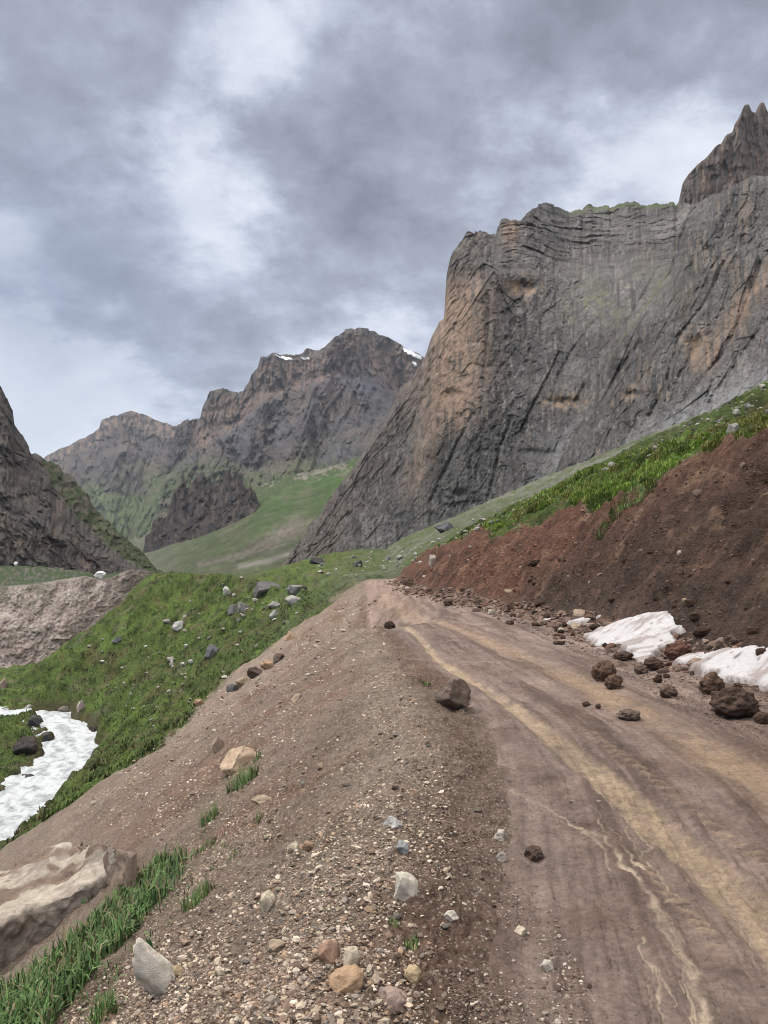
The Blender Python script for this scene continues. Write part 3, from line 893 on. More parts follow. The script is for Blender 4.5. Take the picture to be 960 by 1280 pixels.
L1_TOP = [(-300, 250, 470), (-160, 330, 450), (-60, 410, 430), (-20, 455, 425), (-6, 470, 422), (2, 482, 420), (10, 498, 418), (16, 512, 416), (18, 530, 414), (24, 540, 412), (30, 548, 410), (36, 556, 408), (44, 572, 406), (56, 588, 402), (68, 606, 398), (84, 628, 392), (100, 646, 388), (118, 664, 384), (136, 680, 380), (154, 694, 376), (172, 706, 372), (186, 713, 370), (196, 716, 370)]
L1_MID = [(-300, 550, 380), (-60, 600, 352), (0, 620, 346), (60, 660, 345), (100, 685, 350), (150, 706, 358), (196, 719, 366)]
L1_BOT = [(-300, 735, 300), (-60, 730, 300), (0, 728, 305), (60, 728, 315), (130, 724, 338), (196, 724, 360)]


def l1_relief(PX, PY, T):
    wx = 7 * fbm(PX / 30, PY / 30, 3, 360); wy = 7 * fbm(PX / 30, PY / 30, 3, 363)
    a, b = rot(PX + wx, PY + wy, -32)
    a2, b2 = rot(PX + wx, PY + wy, -10)
    e = sst(PX, 200, 120)
    return e * (9 * ridged(a / 30, b / 150, 4, 366) + 4 * ridged(a2 / 11, b2 / 50, 3, 369)) + 2 * fbm(PX / 10, PY / 10, 5, 372, .6) + 2.2 * plates(a / 14, b / 36, 373) + 1.3 * plates(a2 / 6, b2 / 12, 374)


def l1_colour(PX, PY, T, rel):
    n1 = fbm(PX / 30, PY / 30, 4, 375); st = fbm(PX / 6, PY / 40, 4, 378); n2 = fbm(PX / 8, PY / 8, 4, 381)
    c = np.zeros(PX.shape + (3,)); c[:] = (.056, .049, .046)
    c = mixc(c, (.098, .077, .063), sst(n1 + .5 * st, .1, .7) * .75)
    c = mixc(c, (.035, .032, .034), sst(st - .3 * n1, .2, .6) * .7)
    c = mixc(c, (.05, .06, .03), sst(T, .25, .02) * sst(n2, -.2, .3) * .6 + sst(PX - np.interp(PY, [p[1] for p in L1_TOP], [p[0] for p in L1_TOP]), -9, -2) * sst(PY, 600, 660) * .5)
    return c


loft('mountain_left', [L1_BOT, L1_MID, L1_TOP], -300, 196, 560, (120, 160), l1_relief, l1_colour, M_CLIFF,
     'dark brown mountain flank falling into the valley at the left edge', jag=3.5, backs=((8, 4), (30, 30), (90, 160), (140, 320)), seed=8, round_top=6)

# ---- pale rock across the stream gully with a meadow on top
PR_BOT = [(-200, 900, 118), (0, 892, 122), (80, 850, 136), (140, 800, 158), (190, 750, 190), (230, 735, 205)]
PR_MID = [(-200, 790, 132), (0, 785, 138), (80, 782, 146), (140, 762, 166), (190, 735, 196), (230, 728, 210)]
PR_TOP = [(-200, 742, 148), (-60, 738, 150), (0, 734, 152), (30, 732, 155), (60, 728, 160), (90, 723, 165), (105, 720, 168), (125, 724, 172), (140, 722, 176), (152, 716, 180), (165, 712, 185), (180, 713, 192), (194, 717, 198), (230, 726, 212)]
PR_BACK = [(-200, 716, 300), (0, 706, 310), (60, 708, 318), (105, 714, 330), (125, 719, 340), (152, 714, 260), (165, 711.5, 230), (194, 716.6, 230), (230, 725, 240)]


def pr_relief(PX, PY, T):
    wx = 5 * fbm(PX / 25, PY / 25, 3, 390); wy = 5 * fbm(PX / 25, PY / 25, 3, 393)
    a, b = rot(PX + wx, PY + wy, 40)
    return sst(T, .72, .6) * (4 * ridged(a / 26, b / 40, 4, 396) + 2.5 * fbm(PX / 8, PY / 8, 5, 399, .6) + 1.5 * np.abs(fbm(PX / 4, PY / 4, 3, 402))) + .5 * fbm(PX / 8, PY / 3, 3, 405)


def pr_colour(PX, PY, T, rel):
    n1 = fbm(PX / 25, PY / 25, 4, 410); n2 = fbm(PX / 5, PY / 5, 4, 413)
    c = np.zeros(PX.shape + (3,)); c[:] = (.24, .20, .18)
    c = mixc(c, (.17, .135, .12), sst(n1 + .5 * n2, 0, .6) * .7)
    c = mixc(c, (.34, .30, .275), sst(-n1 + .5 * n2, .2, .7) * .6)
    gm = sst(PY, 772, 745) * sst(PX, 90, 40) * sst(n2 + n1, -.3, .3) + sst(n2 - .3 * n1, .5, .8) * .7
    c = mixc(c, (.105, .105, .075), np.clip(gm, 0, 1) * .8)
    mead = sst(T, .655, .70)
    c = mixc(c, mixc(np.broadcast_to((.034, .052, .020), c.shape), np.broadcast_to((.09, .08, .07), c.shape), sst(n2, .1, .5)), mead)
    return c


loft('rock_slope', [PR_BOT, PR_MID, PR_TOP, PR_BACK], -200, 230, 480, (110, 80, 50), pr_relief, pr_colour, M_ROCKM,
     'pale pinkish grey eroded rock slope across the stream gully, meadow on top', jag=1.0, backs=((10, 2), (40, 20)), smooth=1, seed=9, cat='hill')


# ------------------------------------------------------------------ rocks
def ico(sub):
    bm = bmesh.new(); bmesh.ops.create_icosphere(bm, subdivisions=sub, radius=1)
    v = np.array([x.co[:] for x in bm.verts]); f = np.array([[q.index for q in x.verts] for x in bm.faces])
    bm.free(); return v, f


ICO = {k: ico(k) for k in (1, 2, 3, 4, 5)}


def rock_shape(seed, sub=3, cuts=14, rough=.08, freq=2.2, depth=(.55, .9)):
    g = np.random.default_rng(seed)
    v, f = ICO[sub]
    v = v.copy()
    if cuts:
        for _ in range(cuts):
            n = g.normal(size=3); n /= np.linalg.norm(n)
            h = g.uniform(*depth)
            q = np.maximum(0, v @ n - h)
            v = v - q[:, None] * n
    o = g.uniform(0, 50, 3)
    nrm = v / (np.linalg.norm(v, axis=1)[:, None] + 1e-9)
    if rough:
        v = v + nrm * (rough * fbm3(v * freq + o, 4 if sub > 2 else 2, seed % 90))[:, None]
    return v, f


def tint(v, col, seed, amt=.22):
    n = fbm3(v / (np.abs(v).max() + 1e-6) * 2.0 + seed * .37, 3, 17)
    return np.asarray(col)[None] * (1 + amt * n)[:, None]


STYLE = {'stone': (4, 14, .12, 2.2, (.5, .9)), 'boulder': (5, 14, .16, 2.0, (.6, .92)), 'clod': (5, 5, .24, 2.0, (.7, .95)), 'slab': (4, 14, .12, 2.2, (.45, .85)), 'small': (3, 12, .10, 2.2, (.5, .9))}


def place(px, py):
    d, x, z = hit(px, py)
    return float(x[0]), float(d[0]), float(z[0])


def rock(name, label, cat, px, py, wpx, hpx, col, seed, style='stone', sink=.22, yaw=None, tilt=0., depth=1.0, at=None, group=None, slopewise=False):
    x, y, z = at if at else place(px, py)
    k = math.hypot(x, y) / F if at else y / F
    W, H = wpx * k / 2, hpx * k / 2 / (1 - sink)
    v, f = rock_shape(seed, *STYLE[style])
    ext = (v.max(0) - v.min(0)) / 2; v = (v - (v.max(0) + v.min(0)) / 2) / ext
    v = v * np.array([W, W * depth * .9, H])
    if tilt:
        a = tilt; v = np.stack([v[:, 0] * math.cos(a) - v[:, 2] * math.sin(a), v[:, 1], v[:, 0] * math.sin(a) + v[:, 2] * math.cos(a)], -1)
    v[:, 2] += H * (1 - 2 * sink); v[:, 1] += W * .5 * depth
    me = mesh_from(name, v, f, tint(v, col, seed), True, M_CLOD if style == 'clod' else M_STONE)
    return add(name, me, label, cat, None, group, (x, y, z))


DK = (.085, .058, .045); BR = (.12, .078, .056); TAN = (.36, .28, .20); CRM = (.52, .45, .34); GRY = (.32, .29, .25); DGR = (.13, .125, .12); WHT = (.56, .51, .43); PNK = (.36, .27, .225); ORG = (.40, .27, .17)

rock('boulder', 'large dark brown angular boulder sitting on the left edge of the road', 'boulder', 567, 889, 47, 38, (.115, .085, .068), 21, 'boulder', .12)
for a in [
    ('earth_clod', 'small dark clod at the left road edge far beyond the angular boulder', 487, 786, 15, 10, DK, 31),
    ('earth_clod', 'tall round brown clod at the back of a touching pair on the road', 757, 852, 31, 25, BR, 32),
    ('earth_clod', 'lower round brown clod at the front of a touching pair on the road', 769, 861, 24, 18, BR, 33),
    ('earth_clod', 'flat brown clod lying alone between the two wheel tracks', 788, 901, 30, 13, (.14, .105, .085), 34),
    ('earth_clod', 'very small dark crumb of earth just left of another on the road', 734, 883, 11, 6, DK, 36),
    ('earth_clod', 'very small dark crumb of earth just right of another on the road', 748, 886, 7, 6, DK, 37),
    ('earth_clod', 'round brown stone like clod on the road nearest to the viewer', 668, 1077, 24, 17, (.13, .09, .07), 38),
    ('earth_clod', 'reddish brown lump lying in the gap between the two large snow patches', 849, 824, 34, 22, (.12, .065, .047), 39),
    ('earth_clod', 'dark round clod just below the lower tip of the larger upper snow patch', 820, 838, 27, 16, DK, 40),
    ('earth_clod', 'low dark clod along the lower edge of the upper snow patch', 781, 826, 27, 11, DK, 41),
    ('earth_clod', 'crumbly grey brown clod left of the dark round clod by the snow', 803, 842, 18, 11, (.15, .11, .09), 42),
    ('earth_clod', 'crumbling brown clod on the road left of the clods under the nearer snow', 837, 872, 23, 16, (.14, .10, .08), 43),
    ('earth_clod', 'round brown clod touching the lower edge of the nearer snow patch', 892, 868, 33, 27, BR, 44),
    ('earth_clod', 'biggest dark clod heap at the right edge below the nearer snow patch', 925, 899, 60, 38, DK, 45),
    ('earth_clod', 'small dark clod tucked against the right side of the biggest clod heap', 956, 905, 24, 14, DK, 46),
    ('earth_clod', 'thin dark clod on the road left of the upper snow patch', 700, 806, 16, 5, DK, 47),
]:
    rock(a[0], a[1], 'clod', *a[2:8], 'clod', .16)

for a in [
    ('stone', 'pale pinkish stone at the left tip of the upper snow patch', 751, 818, 19, 9, PNK, 51, 'stone'),
    ('stone', 'cream white blocky stone standing highest on the gravel berm near the camera', 508, 1126, 32, 30, WHT, 52, 'stone'),
    ('stone', 'long orange tan stone at the bottom of the gravel berm', 432, 1240, 44, 24, ORG, 53, 'slab'),
    ('stone', 'reddish tan stone left of a cream stone low on the berm', 411, 1206, 30, 25, (.33, .21, .15), 54, 'stone'),
    ('stone', 'rounded cream stone right of a reddish tan one low on the berm', 440, 1208, 22, 20, CRM, 55, 'stone'),
    ('stone', 'yellowish cream stone resting on a pink flat one', 516, 1226, 22, 17, (.55, .43, .26), 56, 'stone'),
    ('stone', 'wide flat pinkish stone nearest the bottom edge of the photo', 494, 1262, 42, 20, PNK, 57, 'slab'),
    ('stone', 'pointed pale stone alone on the brown scree left of the berm', 333, 1138, 22, 19, CRM, 58, 'stone'),
    ('stone', 'small cream stone beside an orange one on the scree', 366, 1064, 15, 11, CRM, 59, 'stone'),
    ('stone', 'small orange stone beside a cream one on the scree', 384, 1064, 17, 12, ORG, 60, 'stone'),
    ('stone', 'flat light grey stone in the middle of the gravel berm', 491, 1034, 25, 11, (.45, .44, .41), 61, 'slab'),
    ('stone', 'bluish grey stone on the berm below the flat light grey one', 503, 1067, 17, 13, (.30, .31, .31), 62, 'stone'),
    ('stone', 'white rounded stone on the muddy road nearest the bottom', 685, 1214, 17, 12, WHT, 63, 'stone'),
    ('stone', 'thin flat beige stone on the mud above the white rounded stone', 652, 1168, 17, 7, CRM, 64, 'slab'),
    ('stone', 'pale broken stone at the mud edge beside the round brown clod', 627, 1050, 17, 11, (.46, .41, .35), 65, 'stone'),
    ('stone', 'small pale stone below the pale broken stone at the mud edge', 627, 1076, 12, 10, (.46, .41, .35), 66, 'stone'),
    ('stone', 'flat white slate chip on the dark mud of the berm', 566, 1149, 20, 8, WHT, 67, 'slab'),
    ('stone', 'yellow stone just right of the white outcrop on the scree', 222, 1222, 20, 14, (.52, .40, .25), 68, 'stone'),
    ('stone', 'beige stone low on the scree right of the yellow stone', 274, 1222, 13, 10, CRM, 69, 'stone'),
    ('boulder', 'smooth pale tan boulder half buried in scree behind a grass tuft', 297, 964, 54, 26, (.46, .34, .24), 70, 'slab'),
    ('stone', 'upright tan stone on the scree above the pale tan boulder', 272, 940, 16, 20, (.33, .25, .19), 71, 'stone'),
    ('stone', 'rounded orange tan stone on the scree close to the upper grass border', 362, 800, 15, 11, (.42, .29, .19), 72, 'stone'),
    ('stone', 'long pale stone lying on the upper scree below the dark ledge', 371, 875, 16, 8, TAN, 73, 'slab'),
    ('stone', 'thin pale tan stone strip lower left of the reddish scree', 345, 1190, 26, 9, TAN, 74, 'slab'),
    ('stone', 'long flat pale stone on the slope right of the tan boulder', 327, 1005, 28, 8, TAN, 75, 'slab'),
    ('rock', 'large grey boulder slab on top of the grassy spur', 331, 742, 36, 15, DGR, 76, 'slab'),
    ('rock', 'low light grey boulder on the spur near the road bend', 370, 741, 27, 10, (.24, .235, .22), 77, 'slab'),
    ('rock', 'pale tilted slab at the edge of the spur above the scree', 366, 757, 23, 13, (.36, .34, .31), 78, 'slab'),
    ('rock', 'pale grey block just below the tilted slab on the spur', 343, 772, 14, 10, (.32, .31, .28), 79, 'stone'),
    ('rock', 'flat grey rock left of the tilted slab on the spur', 342, 759, 17, 7, (.27, .26, .24), 80, 'slab'),
    ('rock', 'white upright stone left of the grey slab on the spur top', 283, 743, 11, 10, (.5, .48, .44), 81, 'stone'),
    ('rock', 'dark slanted rock on the spur left of a grey block', 290, 768, 19, 12, DGR, 82, 'slab'),
    ('rock', 'mid grey block right of the dark slanted rock on the spur', 304, 764, 17, 12, (.23, .215, .2), 83, 'stone'),
    ('rock', 'bright white stone alone on the middle of the green spur', 221, 787, 15, 11, (.55, .53, .50), 84, 'slab'),
    ('rock', 'dark bluish grey boulder low on the green spur', 263, 822, 18, 16, (.15, .15, .16), 85, 'stone'),
    ('rock', 'small bright white stone left of the dark bluish boulder on the spur', 214, 832, 7, 7, (.6, .58, .55), 86, 'stone'),
    ('rock', 'dark grey stone on the left side of the green spur', 145, 804, 12, 9, (.14, .14, .15), 87, 'stone'),
    ('rock', 'orange tan stone in the grass at the scree border', 248, 882, 12, 8, ORG, 88, 'stone'),
    ('boulder', 'pinkish pale boulder at the foot of the pale rock slope', 2, 862, 10, 14, PNK, 89, 'stone'),
    ('boulder', 'pale pink upright boulder at the head of the visible river', 99, 889, 10, 14, (.42, .34, .31), 90, 'stone'),
    ('boulder', 'low brown boulder on the far river bank left of the pink one', 79, 891, 17, 8, (.16, .13, .115), 91, 'stone'),
    ('boulder', 'small pale boulder at the upper left end of the river', 34, 889, 11, 8, (.3, .28, .26), 92, 'stone'),
    ('boulder', 'dark boulder at the point where the river enters view', 50, 895, 9, 7, (.09, .085, .085), 93, 'stone'),
    ('boulder', 'wet dark boulder at the upper corner of the green island bank', 41, 907, 18, 12, (.06, .058, .06), 94, 'stone'),
    ('boulder', 'dark boulder on the island bank at the middle of the river', 57, 930, 15, 13, (.06, .056, .055), 95, 'stone'),
    ('boulder', 'big brown black rock in the grass of the island bank', 30, 942, 30, 20, (.055, .045, .04), 96, 'stone'),
    ('boulder', 'flat wet black rock reaching into the river from the island', 57, 958, 19, 8, (.06, .06, .063), 97, 'slab'),
    ('boulder', 'wet grey boulder standing in the white water below the island', 27, 986, 30, 16, (.07, .066, .066), 98, 'stone'),
    ('boulder', 'small dark rock in the river at the right bank upstream', 90, 910, 10, 6, (.08, .08, .08), 99, 'stone'),
    ('boulder', 'little dark rock in the river at the lower left edge', 7, 1018, 9, 5, (.08, .08, .082), 100, 'stone'),
    ('boulder', 'dark earthy boulder under the grass of the right river bank', 116, 916, 12, 8, (.06, .045, .038), 101, 'stone'),
    ('boulder', 'dark grey boulder on the green slope at the end of the earth bank', 556, 664, 26, 13, (.10, .10, .105), 102, 'slab'),
    ('boulder', 'pale grey boulder in the grass at the top right of the bank', 920, 541, 20, 14, (.27, .255, .23), 103, 'stone'),
    ('boulder', 'pale stone at the broken far corner of the red bank', 541, 705, 10, 12, (.4, .34, .28), 104, 'stone'),
    ('boulder', 'dark boulder on the green slope left of the grey scree streak', 447, 708, 12, 8, (.08, .08, .078), 105, 'stone'),
    ('boulder', 'long dark rock near the foot of the cliff toe', 396, 705, 20, 9, (.09, .088, .086), 106, 'slab'),
]:
    rock(a[0], a[1], a[0], *a[2:6], tuple(.82 * q_ for q_ in a[6]), a[7], a[8], .3)

# white blocks far off on the left meadow
for px, py, d, w_, h_, lb in [(124, 722.5, 172.5, 13, 8, 'white pointed block on the rim of the pale rock slope'), (19, 706.5, 296, 5, 4, 'tiny white block on the far meadow under the dark mountain')]:
    X, Y, Z = P(px, py, d)
    rock('boulder', lb, 'boulder', 0, 0, w_, h_, (.72, .72, .72), int(px), 'stone', .15, at=(float(X), float(Y), float(Z)))

# ------------------------------------------------------------------ outcrop slabs modelled on the scree
def shell(name, label, cat, rows, n, colour, mat, rough, seed, wav=1.0):
    """a rock body through rows of world points from its front foot, over its top, to its back foot"""
    L_ = []
    for row in rows:
        a = np.array(row); t = np.linspace(0, 1, len(a)); tt = np.linspace(0, 1, n)
        L_.append(np.stack([np.interp(tt, t, a[:, i]) for i in range(3)], -1))
    m = []
    for i in range(len(L_) - 1):
        k = 34
        for j in range(k):
            m.append(L_[i] + (L_[i + 1] - L_[i]) * (j / k))
    m.append(L_[-1]); m = np.array(m)
    s = m.copy()
    for _ in range(5):
        s[1:-1] = (s[:-2] + 2 * s[1:-1] + s[2:]) / 4
        s[:, 1:-1] = (s[:, :-2] + 2 * s[:, 1:-1] + s[:, 2:]) / 4
    q = s.reshape(-1, 3)
    nn = np.cross(np.gradient(s, axis=1), np.gradient(s, axis=0)); nn /= np.linalg.norm(nn, axis=2)[..., None] + 1e-9
    disp = rough * (fbm3(q * 1.6 * wav, 5, seed, .55) + .5 * (1 - 2 * np.abs(fbm3(q * 2.7 * wav + 9, 3, seed + 3))))
    disp = disp + rough * .35 * plates(q[:, 0] * 1.6 * wav + q[:, 2], q[:, 1] * 1.1 * wav + q[:, 2], seed)
    v = q + nn.reshape(-1, 3) * disp[:, None]
    v = v.reshape(len(m), n, 3)
    for e_, i_ in ((0, 1), (-1, -2)):                 # close both ends down into the ground
        v[:, e_] = v[:, i_]; v[:, e_, 2] = np.minimum(v[:, i_, 2], height(v[:, i_, 0], v[:, i_, 1]) - .25)
    v = v.reshape(-1, 3)
    t = np.repeat(np.linspace(0, 1, len(m)), n)
    cc = colour(v, t)
    org = v.mean(0)
    me = mesh_from(name, v - org, grid_faces(len(m), n), cc, True, mat)
    return add(name, me, label, cat, None, None, tuple(org))


def W(px, py, d=None, dz=0):
    if d is None:
        x, y, z = place(px, py)
    else:
        x, y, z = (float(q) for q in P(px, py, d))
    return (x, y, z + dz)


front = [(-60, 1262), (0, 1216), (45, 1178), (85, 1145), (125, 1112), (163, 1082)]
ftop = [(-60, 1196), (0, 1154), (45, 1134), (85, 1118), (125, 1098), (164, 1076)]
rf, rt_, rm, rb = [], [], [], []
for (ax, ay), (bx, by) in zip(front, ftop):
    x, y, z = place(ax, ay); rf.append((x, y, z - .25)); rt_.append(W(bx, by, y + .05))
for (ax, ay, d) in [(-60, 1120, 9.6), (0, 1090, 10.2), (45, 1068, 10.6), (85, 1054, 10.4), (128, 1054, 9.2), (172, 1074, 7.6)]:
    p = W(ax, ay, d); g_ = float(height(p[0], p[1])); p = (p[0], p[1], max(p[2], g_ + .06)); rm.append(p); rb.append((p[0] - .5, p[1] + .5, min(p[2], g_) - .6))
mid = [tuple(.55 * a + .45 * b + (.06 if i == 2 else 0) for i, (a, b) in enumerate(zip(p, q))) for p, q in zip(rt_, rm)]


def slab_col(v, t):
    n = fbm3(v * 1.3, 4, 41); n2 = fbm3(v * 6, 3, 43)
    c = mixc(np.broadcast_to((.35, .305, .25), v.shape), np.broadcast_to((.235, .20, .168), v.shape), sst(n + .6 * n2, -.1, .5))
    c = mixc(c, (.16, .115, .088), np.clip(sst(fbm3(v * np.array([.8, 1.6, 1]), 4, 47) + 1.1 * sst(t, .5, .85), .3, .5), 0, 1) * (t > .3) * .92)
    return mixc(c, (.13, .105, .09), sst(t, .26, .2) * np.clip(.7 + .5 * n2, 0, 1))  # front face darkened: shade of the undercut put into the colour


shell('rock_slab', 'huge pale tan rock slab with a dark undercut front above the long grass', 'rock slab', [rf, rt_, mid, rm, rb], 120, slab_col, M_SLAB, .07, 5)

rock('rock_outcrop', 'white grey rock face poking out of the scree beside a leafy plant', 'outcrop', 198, 1246, 46, 74, (.52, .47, .40), 108, 'slab', .42, tilt=.55, depth=.8)

# broken ledge along the grass border of the upper scree
for px, py, w_, h_, c_, s_, lb in [(290, 864, 16, 9, DGR, 111, 'lowest dark rock of the broken ledge at the scree and grass border'), (305, 856, 22, 10, TAN, 112, 'tan rock above the lowest dark one of the broken ledge'),
                                  (319, 846, 24, 11, DK, 113, 'dark flat rock in the middle of the broken ledge by the scree'), (334, 836, 22, 10, ORG, 114, 'long orange tan rock near the top of the broken ledge'), (347, 827, 14, 11, (.12, .09, .07), 115, 'topmost brown rock of the broken ledge')]:
    rock('rock', lb, 'rock', px, py, w_, h_, tuple(.8 * q_ for q_ in c_), s_, 'slab', .35, tilt=-.3)

# ------------------------------------------------------------------ snow
def snow_patch(label, poly, thick, step, seed):
    pts = np.array(poly, float)
    d, x, z = hit(pts[:, 0], pts[:, 1])
    pl = list(zip(x, d))
    xs = np.arange(x.min() - .3, x.max() + .3, step); ys = np.arange(d.min() - .3, d.max() + .3, step)
    X, Y = np.meshgrid(xs, ys)
    ins = inside(X, Y, pl); dist = seg_dist(X, Y, pl + [pl[0]]) * np.where(ins, 1, -1)
    dist = dist + .10 * fbm(X * 2.2, Y * 2.2, 4, seed)
    H = height(X, Y)
    # the snow bridges the hollow between its own upper and lower edges
    wsum = 0; zsum = 0
    bx, by, bz = [], [], []
    for a in range(len(pl)):
        b = (a + 1) % len(pl)
        for q in np.linspace(0, 1, 6)[:-1]:
            bx.append(pl[a][0] * (1 - q) + pl[b][0] * q); by.append(pl[a][1] * (1 - q) + pl[b][1] * q)
    bz = height(np.array(bx), np.array(by))
    for a, b, c_ in zip(bx, by, bz):
        w_ = 1 / ((X - a) ** 2 + (Y - b) ** 2 + .12) ** 1.5
        wsum = wsum + w_; zsum = zsum + w_ * c_
    H = zsum / wsum
    run = fbm(X * .8 + Y * .35, (Y - X * .3) * 3.2, 4, seed + 5)
    Zs = H + thick + .02 * fbm(X * 1.2, Y * 1.2, 4, seed + 2) + .022 * run
    G_ = height(X, Y) - .10
    k_ = sst(dist, -.07, .07); Z = G_ * (1 - k_) + np.maximum(Zs, G_) * k_
    f = grid_faces(*X.shape)
    keep = (dist > -.12).ravel()[f].all(1)
    f = f[keep]
    V = np.stack([X, Y, Z], -1).reshape(-1, 3)
    dirt = sst(run + .5 * fbm(X * 5, Y * 5, 3, seed + 9), .0, .6) * .75
    c = mixc(np.broadcast_to((.47, .455, .46), X.shape + (3,)), np.broadcast_to((.24, .19, .17), X.shape + (3,)), dirt)
    spk = sst(fbm(X * 7, Y * 7, 2, seed + 12), .62, .75)
    c = mixc(c, (.12, .09, .075), spk * .8)
    c = mixc(c, (.16, .125, .11), sst(dist + .05 * fbm(X * 4, Y * 4, 3, seed + 14), .08, .0) * .9).reshape(-1, 3)
    ids, inv = np.unique(f, return_inverse=True)
    org = V[ids].mean(0)
    me = mesh_from('snow_patch', V[ids] - org, inv.reshape(f.shape), c[ids], True, M_SNOW)
    add('snow_patch', me, label, 'snow', None, None, tuple(org))


snow_patch('farther of the two large dirty white snow patches at the bank foot',
           [(728, 797), (752, 784), (785, 773), (815, 764), (838, 761), (864, 768), (858, 781), (866, 788), (845, 797), (850, 806), (826, 815), (815, 830), (796, 827), (775, 808), (745, 808)], .02, .045, 500)
snow_patch('wide dirty white snow patch running out of the right edge, nearest to the camera',
           [(846, 832), (862, 822), (890, 812), (915, 806), (945, 802), (975, 799), (1040, 800), (1060, 850), (1000, 868), (958, 860), (930, 857), (905, 854), (880, 846), (862, 838)], .04, .04, 520)
snow_patch('thin white snow strip just beyond the upper end of the large patches', [(708, 780), (722, 774), (740, 766), (754, 763), (750, 770), (735, 777), (722, 784)], .03, .05, 540)
snow_patch('tiny white snow remnant farthest along the red bank foot', [(676, 775), (686, 770), (697, 769), (692, 774), (682, 778)], .03, .06, 560)


# snow lying on the far rock, draped on the built surface
import mathutils
from mathutils.bvhtree import BVHTree


def far_snow(target, label, poly):
    o = bpy.data.objects[target]
    bvh = BVHTree.FromPolygons([v.co for v in o.data.vertices], [p.vertices[:] for p in o.data.polygons])
    pts = np.array(poly, float)
    gx = np.arange(pts[:, 0].min() - 1, pts[:, 0].max() + 1, .35); gy = np.arange(pts[:, 1].min() - 1, pts[:, 1].max() + 1, .35)
    PX, PY = np.meshgrid(gx, gy)
    ins = inside(PX + .8 * perlin2(PX / 3, PY / 3, 7), PY + .6 * perlin2(PX / 3, PY / 3, 9), poly)
    U, V = ray(PX, PY)
    hitp = np.full(PX.shape + (3,), np.nan)
    e = mathutils.Vector((0, 0, EYE))
    for i, j in zip(*np.nonzero(ins)):
        d = mathutils.Vector((U[i, j], 1, V[i, j])).normalized()
        h, n, _, dist = bvh.ray_cast(e, d)
        if h is not None:
            if n.dot(d) > 0: n = -n
            hitp[i, j] = h + n * dist * .0012
    f = grid_faces(*PX.shape); ok = ~np.isnan(hitp[..., 0]).ravel()
    f = f[ok[f].all(1)]
    if not len(f): return
    p3 = hitp.reshape(-1, 3)
    dd = p3[:, 1][f]; f = f[(dd.max(1) - dd.min(1)) < .03 * dd.mean(1)]
    ids, inv = np.unique(f, return_inverse=True)
    org = p3[ids].mean(0)
    me = mesh_from('snow_patch', p3[ids] - org, inv.reshape(f.shape), np.full((len(ids), 3), .82), True, M_SNOW)
    so_ = add('snow_patch', me, label, 'snow', None, None, tuple(org))
    md = so_.modifiers.new('thickness', 'SOLIDIFY'); md.thickness = 1.5; md.offset = 0


far_snow('mountain', 'snow streak under the left end of the main mountain ridge', [(344, 444), (352, 446), (363, 448), (366, 450), (358, 451), (348, 448)])
far_snow('mountain', 'little snow dash right of the snow streak on the main ridge', [(378, 447), (386, 447), (388, 450), (380, 450)])
far_snow('mountain', 'slanting snow streak on the right shoulder of the main mountain', [(502, 435), (510, 438), (520, 443), (527, 448), (524, 450), (514, 445), (504, 439)])
far_snow('mountain', 'short snow mark just below the slanting snow streak', [(514, 452), (519, 454), (521, 459), (517, 458)])
far_snow('terrain_grass_slope', 'narrow white snow finger on the grass at the foot of the cliff', [(436, 686), (446, 680), (455, 672), (458, 674), (450, 682), (440, 688)])

# ------------------------------------------------------------------ repeated stones and clods
def prototypes(name, cat, styles, cols, n, seed, mat):
    out = []
    for i in range(n):
        v, f = rock_shape(seed + i, *STYLE[styles])
        ext = (v.max(0) - v.min(0)) / 2; v = (v - (v.max(0) + v.min(0)) / 2) / ext
        out.append(mesh_from(name, v, f, tint(v, cols[i % len(cols)], seed + i), True, mat))
    return out


def repeats(name, cat, label, group, meshes, pos, size, flat=(.45, .8), seed=0, sink=.3):
    g = np.random.default_rng(seed)
    first = None
    for (x, y), s in zip(pos, size):
        z = float(height(x, y))
        if first is None:
            o = add(name, meshes[0], label, cat, None, group); first = o
        else:
            o = first.copy(); COL.objects.link(o)
        o.data = meshes[g.integers(len(meshes))]
        k = g.uniform(*flat)
        o.scale = (s * g.uniform(.8, 1.3), s * g.uniform(.7, 1.1), s * k)
        o.location = (x, y, z + s * k * (1 - 2 * sink))
        o.rotation_euler = (g.uniform(-.3, .3), g.uniform(-.3, .3), g.uniform(0, 6.28))


def scatter_px(poly, n, g):
    p = np.array(poly, float); out = []
    while sum(map(len, out)) < n:
        q = np.stack([g.uniform(p[:, 0].min(), p[:, 0].max(), n * 2), g.uniform(p[:, 1].min(), p[:, 1].max(), n * 2)], -1)
        out.append(q[inside(q[:, 0], q[:, 1], poly)])
    q = np.concatenate(out)[:n]
    d, x, z = hit(q[:, 0], q[:, 1])
    ok = ~np.isnan(d)
    return q[ok], np.stack([x, d, z], -1)[ok]


g0 = np.random.default_rng(77)
